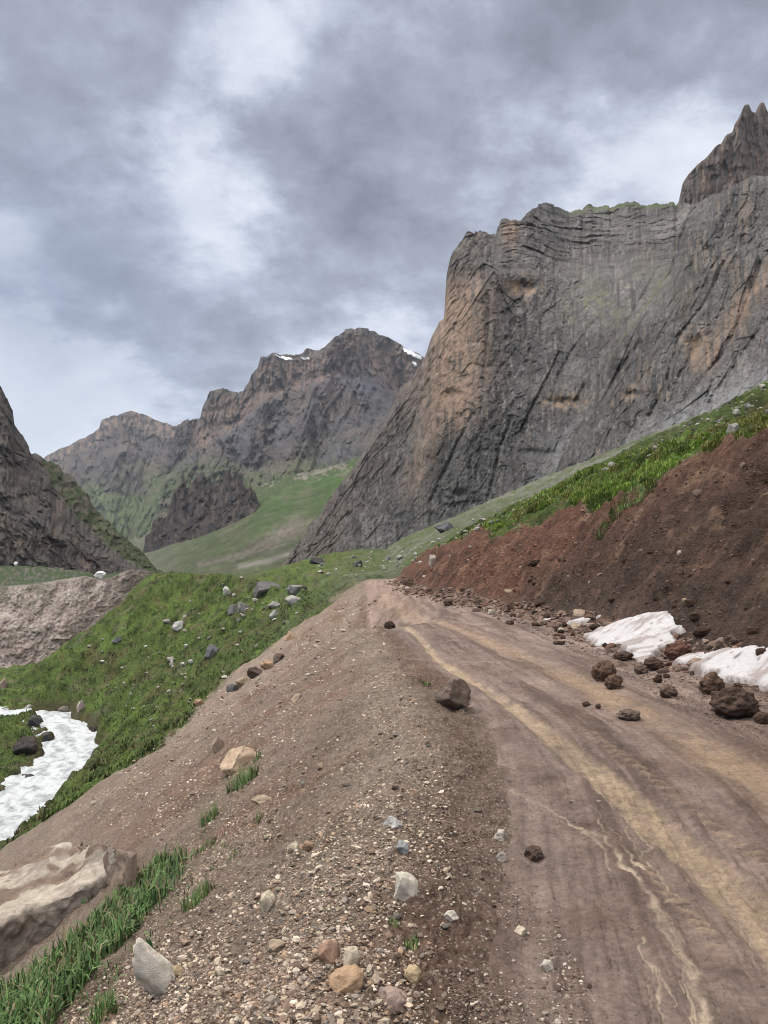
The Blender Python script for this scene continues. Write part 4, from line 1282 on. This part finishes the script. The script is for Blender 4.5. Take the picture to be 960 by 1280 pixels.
# rubble at the foot of the bank
PC = prototypes('earth_clod', 'clod', 'clod', [DK, BR, (.15, .10, .075), (.10, .062, .046)], 6, 700, M_CLOD)
PS = prototypes('stone', 'stone', 'small', [TAN, CRM, (.30, .24, .19), GRY, (.42, .35, .28), (.25, .18, .135)], 9, 720, M_STONE)
pos, sz = [], []
for i in range(90):
    y = g0.uniform(16, 58); x = tab(XR, y) - abs(g0.normal(0, .55)) * (1 + .3 * (y < 30)) + .25
    pos.append((float(x), float(y))); sz.append(float(np.clip(g0.lognormal(-2.35, .5), .05, .36)))
repeats('earth_clod', 'clod', 'dark brown clod among the rubble along the far foot of the red bank', 'rubble clods along the far bank foot', PC, pos, sz, (.5, .85), 1, .2)
pos, sz = [], []
for i in range(45):
    y = g0.uniform(8.2, 16); x = tab(XR, y) - abs(g0.normal(0, .5)) + .1
    pos.append((float(x), float(y))); sz.append(float(np.clip(g0.lognormal(-3.1, .5), .02, .14)))
repeats('earth_clod', 'clod', 'small dark clod on the road beside the large snow patches', 'small clods by the snow patches', PC, pos, sz, (.5, .85), 2, .2)
pos, sz = [], []
for i in range(16):
    y = g0.uniform(17, 58); x = tab(XR, y) - abs(g0.normal(0, .7)) + .2
    pos.append((float(x), float(y))); sz.append(float(np.clip(g0.lognormal(-2.6, .4), .04, .18)))
repeats('stone', 'stone', 'pale stone among the dark rubble along the far foot of the red bank', 'pale stones in the bank rubble', PS, pos, sz, (.5, .85), 3, .2)
pos, sz = [], []
for i in range(38):
    y = g0.uniform(9, 50); x = tab(XR, y) + g0.uniform(.6, 1) ** 1 * tab(HB, y) / .98 * g0.uniform(.15, .95)
    pos.append((float(x), float(y))); sz.append(float(np.clip(g0.lognormal(-2.75, .5), .03, .22)))
repeats('stone', 'stone', 'pale stone stuck in the steep face of the earth bank', 'stones in the earth bank', PS, pos, sz, (.6, .9), 4, .35)
pos, sz = [], []
for i in range(85):
    y = g0.uniform(8, 30); x = tab(XR, y) + tab(HB, y) / .98 * g0.uniform(.03, .6) ** 1.3
    pos.append((float(x), float(y))); sz.append(float(np.clip(g0.lognormal(-2.6, .5), .04, .25)))
repeats('earth_clod', 'clod', 'dark lump of earth on the face of the near earth bank', 'earth lumps on the bank face', PC, pos, sz, (.5, .8), 5, .35)
# stones of the berm and scree
q, p = scatter_px([(430, 745), (475, 745), (520, 880), (560, 1000), (560, 1280), (240, 1280), (330, 1080), (400, 900)], 75, g0)
sz = np.clip(g0.lognormal(1.05, .38, len(p)), 1.8, 9) * p[:, 1] / F
repeats('stone', 'stone', 'small loose angular stone in the gravel of the berm', 'loose stones on the gravel berm', PS, p[:, :2].tolist(), sz.tolist(), (.35, .7), 6, .2)
q, p = scatter_px([(420, 760), (440, 760), (330, 1080), (240, 1280), (150, 1280), (230, 1080), (110, 1010), (300, 850)], 55, g0)
sz = np.clip(g0.lognormal(1.05, .35, len(p)), 1.8, 8) * p[:, 1] / F
repeats('stone', 'stone', 'small loose flat stone on the brown scree slope', 'loose stones on the scree slope', PS, p[:, :2].tolist(), sz.tolist(), (.25, .5), 7, .2)
# spur stones
q, p = scatter_px([(200, 722), (330, 720), (400, 745), (300, 835), (200, 915), (120, 860), (110, 800)], 130, g0)
wgt = sst(q[:, 0] + 1.0 * (q[:, 1] - 720), 240, 330)
p = p[g0.uniform(size=len(p)) < .25 + .75 * wgt]
sz = np.clip(g0.lognormal(.5, .45, len(p)), 1.0, 4.5) * p[:, 1] / F
PG = prototypes('rock', 'rock', 'small', [GRY, (.38, .36, .33), (.2, .19, .18), (.45, .42, .38), (.16, .155, .15)], 7, 740, M_STONE)
repeats('rock', 'rock', 'grey or whitish stone in the turf of the green spur', 'stones in the turf of the spur', PG, p[:, :2].tolist(), sz.tolist(), (.4, .8), 8, .25)
# stones under the cliff
q, p = scatter_px([(960, 478), (960, 520), (850, 560), (740, 600), (700, 612), (780, 575), (880, 520)], 120, g0)
sz = np.clip(g0.lognormal(.62, .45, len(p)), 1.0, 5) * p[:, 1] / F
repeats('boulder', 'boulder', 'light grey stone on the green slope under the near cliff', 'stones on the slope under the near cliff', PG, p[:, :2].tolist(), sz.tolist(), (.5, .9), 9, .25)
q, p = scatter_px([(370, 715), (450, 695), (560, 660), (690, 612), (700, 618), (560, 680), (530, 705), (440, 722)], 100, g0)
sz = np.clip(g0.lognormal(.55, .45, len(p)), 1.0, 5) * p[:, 1] / F
repeats('boulder', 'boulder', 'dark or grey boulder on the green slope beyond the road end', 'boulders on the slope beyond the road end', PG, p[:, :2].tolist(), sz.tolist(), (.5, .9), 10, .25)
q, p = scatter_px([(610, 960), (690, 930), (800, 1000), (860, 1100), (800, 1280), (570, 1280), (560, 1000)], 22, g0)
sz = np.clip(g0.lognormal(.9, .4, len(p)), 1.5, 6) * p[:, 1] / F
repeats('stone', 'stone', 'little stone pressed into the near road mud', 'little stones in the road mud', PS, p[:, :2].tolist(), sz.tolist(), (.35, .6), 12, .3)

# ------------------------------------------------------------------ gravel too fine to count
def gravel(name, label, p, size, cols, seed, sub=1, flat=.6):
    g = np.random.default_rng(seed)
    n = len(p); T = [rock_shape(900 + i, sub, 9, 0, 1, (.45, .85)) for i in range(10)]
    which = g.integers(10, size=n)
    V, Fc, Cc = [], [], []; off = 0
    for k in range(10):
        idx = np.nonzero(which == k)[0]
        if not len(idx): continue
        v, f = T[k]
        a = g.uniform(0, 6.28, len(idx)); ca, sa = np.cos(a), np.sin(a)
        sc = np.stack([g.uniform(.8, 1.4, len(idx)), g.uniform(.7, 1.1, len(idx)), g.uniform(.6, 1.2, len(idx)) * flat], -1) * size[idx][:, None]
        w_ = v[None] * sc[:, None, :]
        b = g.uniform(-.5, .5, len(idx)); cb, sb = np.cos(b)[:, None], np.sin(b)[:, None]
        x0, z0 = w_[..., 0] * cb - w_[..., 2] * sb, w_[..., 0] * sb + w_[..., 2] * cb
        x = x0 * ca[:, None] - w_[..., 1] * sa[:, None]; y = x0 * sa[:, None] + w_[..., 1] * ca[:, None]
        o = p[idx]
        w_ = np.stack([x + o[:, None, 0], y + o[:, None, 1], z0 + o[:, None, 2] + size[idx][:, None] * g.uniform(-.35, .3, len(idx))[:, None] * flat], -1)
        V.append(w_.reshape(-1, 3))
        Fc.append((f[None] + (off + np.arange(len(idx)) * len(v))[:, None, None]).reshape(-1, 3))
        ci = np.array(cols)[g.integers(len(cols), size=len(idx))] * g.uniform(.75, 1.2, len(idx))[:, None]
        Cc.append(np.repeat(ci, len(v), 0)); off += len(idx) * len(v)
    me = mesh_from(name, np.concatenate(V), np.concatenate(Fc), np.concatenate(Cc), False, M_STONE)
    return add(name, me, label, 'gravel', 'stuff')


GCOL = [(.46, .38, .29), (.40, .32, .24), (.28, .22, .17), (.56, .48, .39), (.26, .22, .185), (.22, .155, .115), (.36, .25, .17), (.17, .115, .085), (.20, .14, .105)]
DCOL = [(.16, .11, .08), (.13, .085, .062), (.20, .15, .115), (.26, .21, .17), (.11, .075, .058)]
# berm: world-uniform near, plus view spread farther on
q1, p1 = scatter_px([(425, 742), (472, 742), (500, 830), (560, 960), (575, 1280), (250, 1290), (330, 1080), (395, 880)], 24000, g0)
keep = g0.uniform(size=len(p1)) < np.clip(.10 + .55 * np.exp(-((p1[:, 0] - (tab(XL, p1[:, 1]) - .75)) / .55) ** 2) + .6 * fbm(p1[:, 0] * 1.6, p1[:, 1] * 1.0, 4, 611), .05, 1)
p1 = p1[keep]
s1 = np.maximum(np.clip(g0.lognormal(-5.15, .6, len(p1)), .002, .026), np.clip(g0.lognormal(.05, .45, len(p1)), .45, 3.0) * p1[:, 1] / F)
gravel('gravel', 'pale beige and brown gravel covering the berm beside the road', p1, s1, GCOL, 1)
q2, p2 = scatter_px([(440, 745), (395, 880), (330, 1080), (250, 1290), (60, 1290), (250, 1070), (90, 1015), (280, 858)], 20000, g0)
keep = g0.uniform(size=len(p2)) < np.clip(.6 + .7 * fbm(p2[:, 0] * 1.3, p2[:, 1] * .7, 3, 617), .15, 1)
p2 = p2[keep]
s2 = np.maximum(np.clip(g0.lognormal(-5.1, .5, len(p2)), .002, .03), np.clip(g0.lognormal(.0, .45, len(p2)), .45, 3.0) * p2[:, 1] / F)
gravel('gravel', 'brown and beige stone chips scattered over the scree slope', p2, s2, GCOL + GCOL[:4] + DCOL, 2)
q3, p3 = scatter_px([(505, 800), (560, 900), (600, 960), (640, 1040), (760, 1280), (560, 1280), (560, 960), (500, 830)], 5000, g0)
keep = g0.uniform(size=len(p3)) < np.clip(.45 + .8 * fbm(p3[:, 0] * 2.2, p3[:, 1] * 1.6, 3, 619), .05, 1)
p3 = p3[keep]
s3 = np.maximum(np.clip(g0.lognormal(-5.3, .5, len(p3)), .0015, .02), np.clip(g0.lognormal(-.3, .35, len(p3)), .35, 1.6) * p3[:, 1] / F)
gravel('gravel', 'dark crumbs and chips in the mud along the left road edge', p3, s3, DCOL + [(.42, .36, .3)], 3)
q4, p4 = scatter_px([(500, 742), (560, 752), (650, 785), (740, 825), (820, 870), (960, 940), (960, 860), (860, 842), (740, 800), (660, 765), (520, 735)], 2600, g0)
s4 = np.clip(g0.lognormal(.1, .45, len(p4)), .6, 3.5) * p4[:, 1] / F
gravel('gravel', 'dark earth crumbs strewn along the right side of the road', p4, s4, DCOL[:3] + [(.09, .06, .047)], 4)
q5, p5 = scatter_px([(530, 715), (640, 655), (740, 625), (960, 545), (960, 850), (860, 800), (740, 765), (600, 742)], 7000, g0)
reds = sst(p5[:, 1], 20, 28)
s5 = np.clip(g0.lognormal(.0, .45, len(p5)), .5, 3) * p5[:, 1] / F
gravel('gravel', 'crumbled dark earth on the face of the near bank', p5[reds < .5], s5[reds < .5], [(.085, .055, .042), (.12, .08, .06), (.07, .05, .04), (.16, .11, .085)], 5)
gravel('gravel', 'crumbled red earth on the face of the far bank', p5[reds >= .5], s5[reds >= .5], [(.17, .075, .048), (.22, .10, .065), (.13, .06, .042), (.27, .17, .12)], 6)

yy_ = g0.uniform(11, 60, 5200) ** 1.0; xx_ = tab(XR, yy_) - np.abs(g0.normal(0, .55, 5200)) + .35
pp_ = np.stack([xx_, yy_, height(xx_, yy_)], -1)
gravel('rubble', 'crumbled brown rubble and soil litter lying along the foot of the bank', pp_, np.clip(g0.lognormal(-3.1, .55, 5200), .015, .17), [(.12, .08, .06), (.09, .06, .046), (.16, .11, .085), (.20, .145, .115), (.14, .075, .055)], 8, 2, .7)

# ------------------------------------------------------------------ grass
def blades(p, h, wd, col, seed, lean=.5, bend=.5):
    """tapered two segment blades standing at the points p; vertices, quads, triangles, colours"""
    g = np.random.default_rng(seed); n = len(p)
    a = g.uniform(0, 6.28, n); l = np.abs(g.normal(0, lean, n)); b = l + np.abs(g.normal(0, bend, n))
    dx, dy = np.cos(a), np.sin(a)
    side_ = np.stack([-dy, dx, 0 * a], -1) * (wd / 2)[:, None]
    def up(t, ang):
        return np.stack([dx * np.sin(ang), dy * np.sin(ang), np.cos(ang)], -1) * (h * t)[:, None]
    m = p + up(.55, l); t = m + up(.5, np.minimum(b, 2.0))
    base = p - np.array([0, 0, 1]) * (h * .08)[:, None]
    V = np.stack([base - side_, base + side_, m + side_ * .8, m - side_ * .8, t], 1).reshape(-1, 3)
    o = np.arange(n)[:, None] * 5
    Q = o + np.array([[0, 1, 2, 3]]); T = o + np.array([[3, 2, 4]])
    cc = np.repeat(col * g.uniform(.75, 1.25, n)[:, None], 5, 0)
    return V, Q, T, cc


def grass_mesh(name, p, h, wd, col, seed, lean=.5, bend=.5, org=None):
    V, Q, T, cc = blades(p, h, wd, col, seed, lean, bend)
    if org is not None: V = V - np.array(org)
    return mesh_from(name, V, [Q, T], cc, True, M_GRASS)


def gcol(p, lush=0.):
    n1 = fbm(p[:, 0] * .3, p[:, 1] * .3, 4, 111); n2 = fbm(p[:, 0] * .12, p[:, 1] * .12, 3, 88)
    c = np.zeros((len(p), 3)); c[:] = (.090, .126, .036)
    c = mixc(c, (.130, .188, .050), sst(n2, 0, .6) * .8)
    c = mixc(c, (.115, .098, .048), sst(n1, .05, .5) * .8)
    g = np.random.default_rng(len(p))
    c[g.uniform(size=len(p)) < .12] = (.16, .14, .07)
    c = mixc(c, (.032, .044, .016), sst(fbm(p[:, 0] * .9, p[:, 1] * .7, 4, 113), .1, .5) * .8)  # dark clumps repeat the hummock shadows painted into the turf
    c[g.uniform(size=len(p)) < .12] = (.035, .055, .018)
    return c


# long grass at the lower left
q, p = scatter_px([(-30, 1300), (-30, 1252), (30, 1222), (80, 1178), (120, 1144), (160, 1106), (205, 1072), (238, 1072), (222, 1108), (190, 1140), (170, 1165), (140, 1195), (110, 1225), (85, 1262), (60, 1300)], 4200, g0)
h_ = g0.uniform(.06, .2, len(p)) * np.where(q[:, 0] > 170, .5, 1)
c_ = np.array([(.080, .145, .046)]) * np.ones((len(p), 1)); c_[g0.uniform(size=len(p)) < .3] = (.115, .195, .06); c_[g0.uniform(size=len(p)) < .14] = (.19, .175, .09); c_[g0.uniform(size=len(p)) < .15] = (.04, .075, .028)
qb, pb = scatter_px([(-30, 1300), (-30, 1235), (80, 1165), (160, 1095), (215, 1050), (270, 1020), (290, 1060), (245, 1130), (190, 1175), (150, 1230), (90, 1300)], 1500, g0)
kk = g0.uniform(size=len(pb)) < np.clip(.4 + fbm(pb[:, 0] * 3, pb[:, 1] * 3, 3, 660), 0, 1)
pb = pb[kk]; p = p[g0.uniform(size=len(p)) < np.clip(.75 + .9 * fbm(p[:, 0] * 2.5, p[:, 1] * 2.5, 3, 662), .1, 1)]
h_ = np.concatenate([g0.uniform(.03, .19, len(p)), g0.uniform(.02, .09, len(pb))]); c_ = np.concatenate([c_[:len(p)], c_[:len(pb)]]); p = np.concatenate([p, pb])
add('grass', grass_mesh('grass', p, h_, g0.uniform(.006, .02, len(p)) * np.clip(h_ / .12, .3, 1.2), c_, 20, .5, .9), 'long lush green grass in the hollow below the big tan slab', 'grass', 'stuff')
# turf on the spur and river banks
q, p = scatter_px([(-20, 892), (0, 850), (100, 770), (195, 710), (330, 710), (430, 735), (400, 790), (300, 870), (200, 950), (100, 1020), (0, 1080), (-20, 1080)], 30000, g0)
ft = np.interp(np.arctan2(p[:, 0], p[:, 1]), THS, np.arange(len(THS))).astype(int); fr_ = np.interp(np.hypot(p[:, 0], p[:, 1]), RS, np.arange(len(RS))).astype(int)
ok = (GGL[fr_, ft] > .5) & (GDR[fr_, ft] > 1.0)
tuss = fbm(p[:, 0] * .55, p[:, 1] * .55, 3, 640)
ok &= g0.uniform(size=len(p)) < np.clip(.55 + .9 * tuss, .15, 1)
p = p[ok]; tuss = tuss[ok]
h_ = g0.uniform(.08, .24, len(p)) * (1 + .9 * sst(tuss, .1, .6))
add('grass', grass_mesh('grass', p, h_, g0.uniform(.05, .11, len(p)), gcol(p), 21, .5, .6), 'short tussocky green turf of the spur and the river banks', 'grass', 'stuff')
# brow of the bank and the slope behind
q, p = scatter_px([(540, 695), (550, 672), (640, 632), (740, 580), (850, 548), (980, 505), (980, 545), (870, 590), (800, 635), (745, 640), (700, 625), (640, 655)], 34000, g0)
ft = np.interp(np.arctan2(p[:, 0], p[:, 1]), THS, np.arange(len(THS))).astype(int); fr_ = np.interp(np.hypot(p[:, 0], p[:, 1]), RS, np.arange(len(RS))).astype(int)
ok = (GGL[fr_, ft] > .35) & (p[:, 1] < 95)
p = p[ok]
h_ = g0.uniform(.06, .19, len(p)) * np.clip(1 + .8 * fbm(p[:, 0] * .5, p[:, 1] * .5, 3, 650), .5, 1.8)
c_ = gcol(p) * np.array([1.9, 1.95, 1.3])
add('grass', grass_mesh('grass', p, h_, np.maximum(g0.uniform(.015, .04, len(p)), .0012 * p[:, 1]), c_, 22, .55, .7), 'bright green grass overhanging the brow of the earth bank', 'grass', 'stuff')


def tuft(label, px, py, wpx, hpx, n, col, seed, name='grass_tuft', cat='grass tuft', broad=False):
    x, y, z = place(px, py); k = y / F; g = np.random.default_rng(seed)
    r_ = np.sqrt(g.uniform(0, 1, n)) * wpx * k / 2; a = g.uniform(0, 6.28, n)
    xx = x + r_ * np.cos(a); yy = y + r_ * np.sin(a) * 1.1
    zz = height(xx, yy)
    p = np.stack([xx, yy, zz], -1)
    hh = g.uniform(.25, 1.15, n) * hpx * k * (1.1 - .5 * r_ / (wpx * k / 2))
    c = np.array([col]) * np.ones((n, 1)); c[g.uniform(size=n) < .15] = (.22, .20, .09)
    if broad:
        me = grass_mesh(name, p, hh, g.uniform(.25, .4, n) * hpx * k, c, seed, .7, .6, (x, y, z))
    else:
        me = grass_mesh(name, p, hh, np.maximum(g.uniform(.004, .009, n), .0009 * y), c, seed, .6, .8, (x, y, z))
    o = add(name, me, label, cat, None, None, (x, y, z))


GR = (.085, .150, .045)
tuft('large bushy green grass tuft in front of the pale tan boulder', 303, 982, 40, 34, 260, GR, 31)
tuft('short green tuft right above the pale tan boulder', 322, 950, 12, 16, 60, GR, 32)
tuft('green grass tuft on the scree midway down from the tan boulder', 262, 1028, 26, 28, 150, GR, 33)
tuft('small sparse tuft just below the midway scree tuft', 258, 1060, 24, 16, 90, (.09, .14, .045), 34)
tuft('faint thin tuft right of the midway scree tufts', 321, 1027, 16, 16, 40, (.10, .13, .05), 35)
tuft('wide green tuft with yellowish ends above the white outcrop', 247, 1128, 42, 26, 200, (.085, .14, .04), 36)
tuft('thin tuft between the midway scree tufts and the wide one', 292, 1072, 18, 12, 40, (.10, .13, .05), 37)
tuft('dark green tuft at the bottom left of the scree', 128, 1268, 40, 30, 170, (.055, .12, .03), 38)
tuft('tiny green sprout on the berm below the cream white blocky stone', 492, 1158, 14, 14, 26, GR, 39)
tuft('tiny green weed lower on the berm above the yellowish cream stone', 516, 1184, 22, 16, 40, GR, 40)
tuft('tiny green weed beside the large dark brown boulder', 533, 856, 12, 8, 50, GR, 41)
tuft('broad leaved green plant against the white grey outcrop', 182, 1196, 24, 24, 16, (.05, .125, .035), 42, 'leafy_plant', 'plant', True)
tuft('broad leaved green plant at the undercut edge of the tan slab', 106, 1126, 22, 16, 14, (.06, .14, .045), 43, 'leafy_plant', 'plant', True)
tuft('green weed growing on the bare bank face under the brow', 753, 664, 16, 16, 120, (.085, .14, .035), 44)
tuft('dense grass clump hanging over the middle of the bank brow', 790, 632, 60, 18, 500, (.08, .14, .035), 45)


# ------------------------------------------------------------------ camera, sun, sky
cam = bpy.data.cameras.new('camera')
cam.sensor_fit = 'VERTICAL'; cam.sensor_height = 24; cam.lens = 18
cam.clip_start = .05; cam.clip_end = 30000
co = bpy.data.objects.new('camera', cam); COL.objects.link(co)
co.location = (0, 0, EYE); co.rotation_euler = (R(90) + TH, 0, 0)
SC.camera = co
SUN_EL, SUN_AZ = R(52), R(-62)             # azimuth measured from +Y towards +X: light from the left, a little ahead
sun = bpy.data.lights.new('sun', 'SUN'); sun.energy = 1.5; sun.angle = R(10); sun.color = (1, .96, .9)
so = bpy.data.objects.new('sun', sun); COL.objects.link(so)
so.rotation_euler = (R(90) - SUN_EL, 0, -SUN_AZ + math.pi)

w = bpy.data.worlds.new('World'); SC.world = w; w.use_nodes = True
nt = w.node_tree; N = nt.nodes; L = nt.links
bg = N['Background']; bg.inputs['Strength'].default_value = .1
sky = N.new('ShaderNodeTexSky'); sky.sky_type = 'NISHITA'; sky.sun_disc = False
sky.sun_elevation = SUN_EL; sky.sun_rotation = SUN_AZ; sky.altitude = 2500


def vmath(op, a=None, b=None, out=0):
    n = N.new('ShaderNodeVectorMath'); n.operation = op
    for i, s in enumerate((a, b)):
        if s is None: continue
        if isinstance(s, (tuple, list)): n.inputs[i].default_value = s
        else: L.new(s, n.inputs[i])
    return n.outputs[out]


def fmath(op, a=None, b=None, c=None, clamp=False):
    n = N.new('ShaderNodeMath'); n.operation = op; n.use_clamp = clamp
    for i, s in enumerate((a, b, c)):
        if s is None: continue
        if isinstance(s, (int, float)): n.inputs[i].default_value = s
        else: L.new(s, n.inputs[i])
    return n.outputs[0]


def noise(vec, sc, det=8, ro=.55, dist=0., out='Fac'):
    n = N.new('ShaderNodeTexNoise'); n.inputs['Scale'].default_value = sc; n.inputs['Detail'].default_value = det
    n.inputs['Roughness'].default_value = ro; n.inputs['Distortion'].default_value = dist
    L.new(vec, n.inputs['Vector'])
    return n.outputs[out]


tc = N.new('ShaderNodeTexCoord'); D0 = tc.outputs['Generated']
sx = N.new('ShaderNodeSeparateXYZ'); L.new(D0, sx.inputs[0])
den = fmath('ADD', fmath('MAXIMUM', sx.outputs[2], 0.0), .38)
cx = N.new('ShaderNodeCombineXYZ')
L.new(fmath('DIVIDE', sx.outputs[0], den), cx.inputs[0]); L.new(fmath('DIVIDE', sx.outputs[1], den), cx.inputs[1])
Q = cx.outputs[0]                                   # the sky seen as a flat ceiling of cloud
# ragged direction for the big cloud masses
wn = vmath('SUBTRACT', noise(Q, 2.6, 10, .62, out='Color'), (.5, .5, .5))
sc_ = N.new('ShaderNodeVectorMath'); sc_.operation = 'SCALE'; sc_.inputs['Scale'].default_value = .24
L.new(wn, sc_.inputs[0])
DW = vmath('NORMALIZE', vmath('ADD', D0, sc_.outputs[0]))
billow = noise(Q, 2.3, 14, .60, .1)
val = fmath('MULTIPLY_ADD', billow, 1.5, -.27)
BLOBS = [  # photo direction of a cloud mass, angular size in photo px, brightness
    (280, 225, 70, .40), (215, 130, 45, .16), (310, 35, 55, .28), (640, 185, 80, .26), (800, 215, 80, .36), (560, 55, 60, .10),
    (470, 415, 75, .30), (40, 478, 30, .34), (112, 486, 34, .30), (165, 470, 36, .22), (60, 548, 45, .34), (130, 430, 60, -.16), (260, 450, 60, -.12), (20, 330, 50, .12), (300, 400, 60, .04), (20, 110, 40, .10), (960, 230, 60, .16),
    (80, 195, 100, -.30), (190, 50, 80, -.10), (440, 270, 105, -.30), (400, 130, 95, -.22), (860, 90, 120, -.28), (740, 60, 90, -.12), (600, 300, 80, -.12), (680, 30, 90, -.12),
    (540, 330, 90, -.10), (480, 30, 60, -.06), (100, 390, 110, -.02)]
for bx, by, sz, amp in BLOBS:
    u, v = ray(bx, by); n = math.sqrt(u * u + 1 + v * v)
    dot = vmath('DOT_PRODUCT', DW, (u / n, 1 / n, v / n), 1)
    k = (F / sz) ** 2
    p = fmath('POWER', fmath('MAXIMUM', dot, 0.0), k)
    val = fmath('MULTIPLY_ADD', p, amp, val)
dk = N.new('ShaderNodeMapRange'); dk.interpolation_type = 'SMOOTHSTEP'
L.new(val, dk.inputs[0]); dk.inputs[1].default_value = .30; dk.inputs[2].default_value = .68; dk.inputs[3].default_value = .50; dk.inputs[4].default_value = .82
val = fmath('ADD', fmath('MULTIPLY', fmath('SUBTRACT', val, .5), .40), dk.outputs[0])
val = fmath('ADD', val, fmath('MULTIPLY_ADD', noise(Q, 7.5, 12, .66, .1), .75, -.375))
rmp = N.new('ShaderNodeValToRGB'); L.new(val, rmp.inputs[0])
e = rmp.color_ramp; e.elements[0].position = .0; e.elements[0].color = (.125, .13, .165, 1)
e.elements[1].position = 1.0; e.elements[1].color = (.80, .83, .90, 1)
for pos, c in ((.25, (.215, .225, .275)), (.45, (.33, .355, .43)), (.62, (.47, .51, .61)), (.8, (.66, .70, .79))):
    q = e.elements.new(pos); q.color = (*c, 1)
# blue-grey gap low on the left
u, v = ray(60, 385); n = math.sqrt(u * u + 1 + v * v)
gap = fmath('POWER', fmath('MAXIMUM', vmath('DOT_PRODUCT', DW, (u / n, 1 / n, v / n), 1), 0.0), 90)
mx = N.new('ShaderNodeMix'); mx.data_type = 'RGBA'
L.new(fmath('MULTIPLY', gap, .6), mx.inputs[0]); L.new(rmp.outputs[0], mx.inputs[6])
mx.inputs[7].default_value = (.235, .28, .375, 1)
# unseen sky overhead and behind the viewer, brightened to light the ground
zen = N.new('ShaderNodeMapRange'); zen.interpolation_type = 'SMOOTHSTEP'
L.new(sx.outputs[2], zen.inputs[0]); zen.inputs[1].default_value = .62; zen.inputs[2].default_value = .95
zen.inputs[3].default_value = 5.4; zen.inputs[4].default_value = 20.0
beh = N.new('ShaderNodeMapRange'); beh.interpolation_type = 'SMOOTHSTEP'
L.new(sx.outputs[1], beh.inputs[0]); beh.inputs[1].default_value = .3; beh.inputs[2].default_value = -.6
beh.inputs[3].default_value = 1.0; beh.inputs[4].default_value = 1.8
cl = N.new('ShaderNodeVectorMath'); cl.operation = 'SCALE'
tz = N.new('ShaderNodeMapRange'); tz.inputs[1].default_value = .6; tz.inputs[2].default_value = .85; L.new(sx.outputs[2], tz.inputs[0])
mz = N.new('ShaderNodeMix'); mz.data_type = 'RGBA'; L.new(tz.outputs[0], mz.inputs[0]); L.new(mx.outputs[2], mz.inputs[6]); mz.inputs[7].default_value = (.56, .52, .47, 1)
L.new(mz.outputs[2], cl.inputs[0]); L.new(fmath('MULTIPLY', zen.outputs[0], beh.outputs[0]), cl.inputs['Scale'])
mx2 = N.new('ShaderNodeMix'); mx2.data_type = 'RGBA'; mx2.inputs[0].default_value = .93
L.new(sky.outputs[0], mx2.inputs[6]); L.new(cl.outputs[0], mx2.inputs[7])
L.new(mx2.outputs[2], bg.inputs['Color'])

# thin valley air
hz = bpy.data.materials.new('haze'); hz.use_nodes = True
hn = hz.node_tree.nodes; hn.clear()
ho = hn.new('ShaderNodeOutputMaterial'); hv = hn.new('ShaderNodeVolumePrincipled')
hv.inputs['Color'].default_value = (.78, .86, 1, 1); hv.inputs['Density'].default_value = .000045; hv.inputs['Anisotropy'].default_value = .2
hz.node_tree.links.new(hv.outputs[0], ho.inputs['Volume'])
bm = bmesh.new(); bmesh.ops.create_cube(bm, size=1)
hm = bpy.data.meshes.new('haze'); bm.to_mesh(hm); bm.free(); hm.materials.append(hz)
hb_ = add('haze', hm, 'thin bluish haze filling the valley air', 'haze', 'stuff')
hb_.scale = (8500, 8500, 1500); hb_.location = (0, 0, 1500 / 2 - 620)

SC.view_settings.view_transform = 'Standard'
SC.view_settings.look = 'None'
SC.view_settings.exposure = 1.05
SC.view_settings.gamma = 1
SC.cycles.use_denoising = True
SC.cycles.filter_width = 1.0
SC.cycles.max_bounces = 5
SC.cycles.diffuse_bounces = 3
SC.cycles.volume_bounces = 0
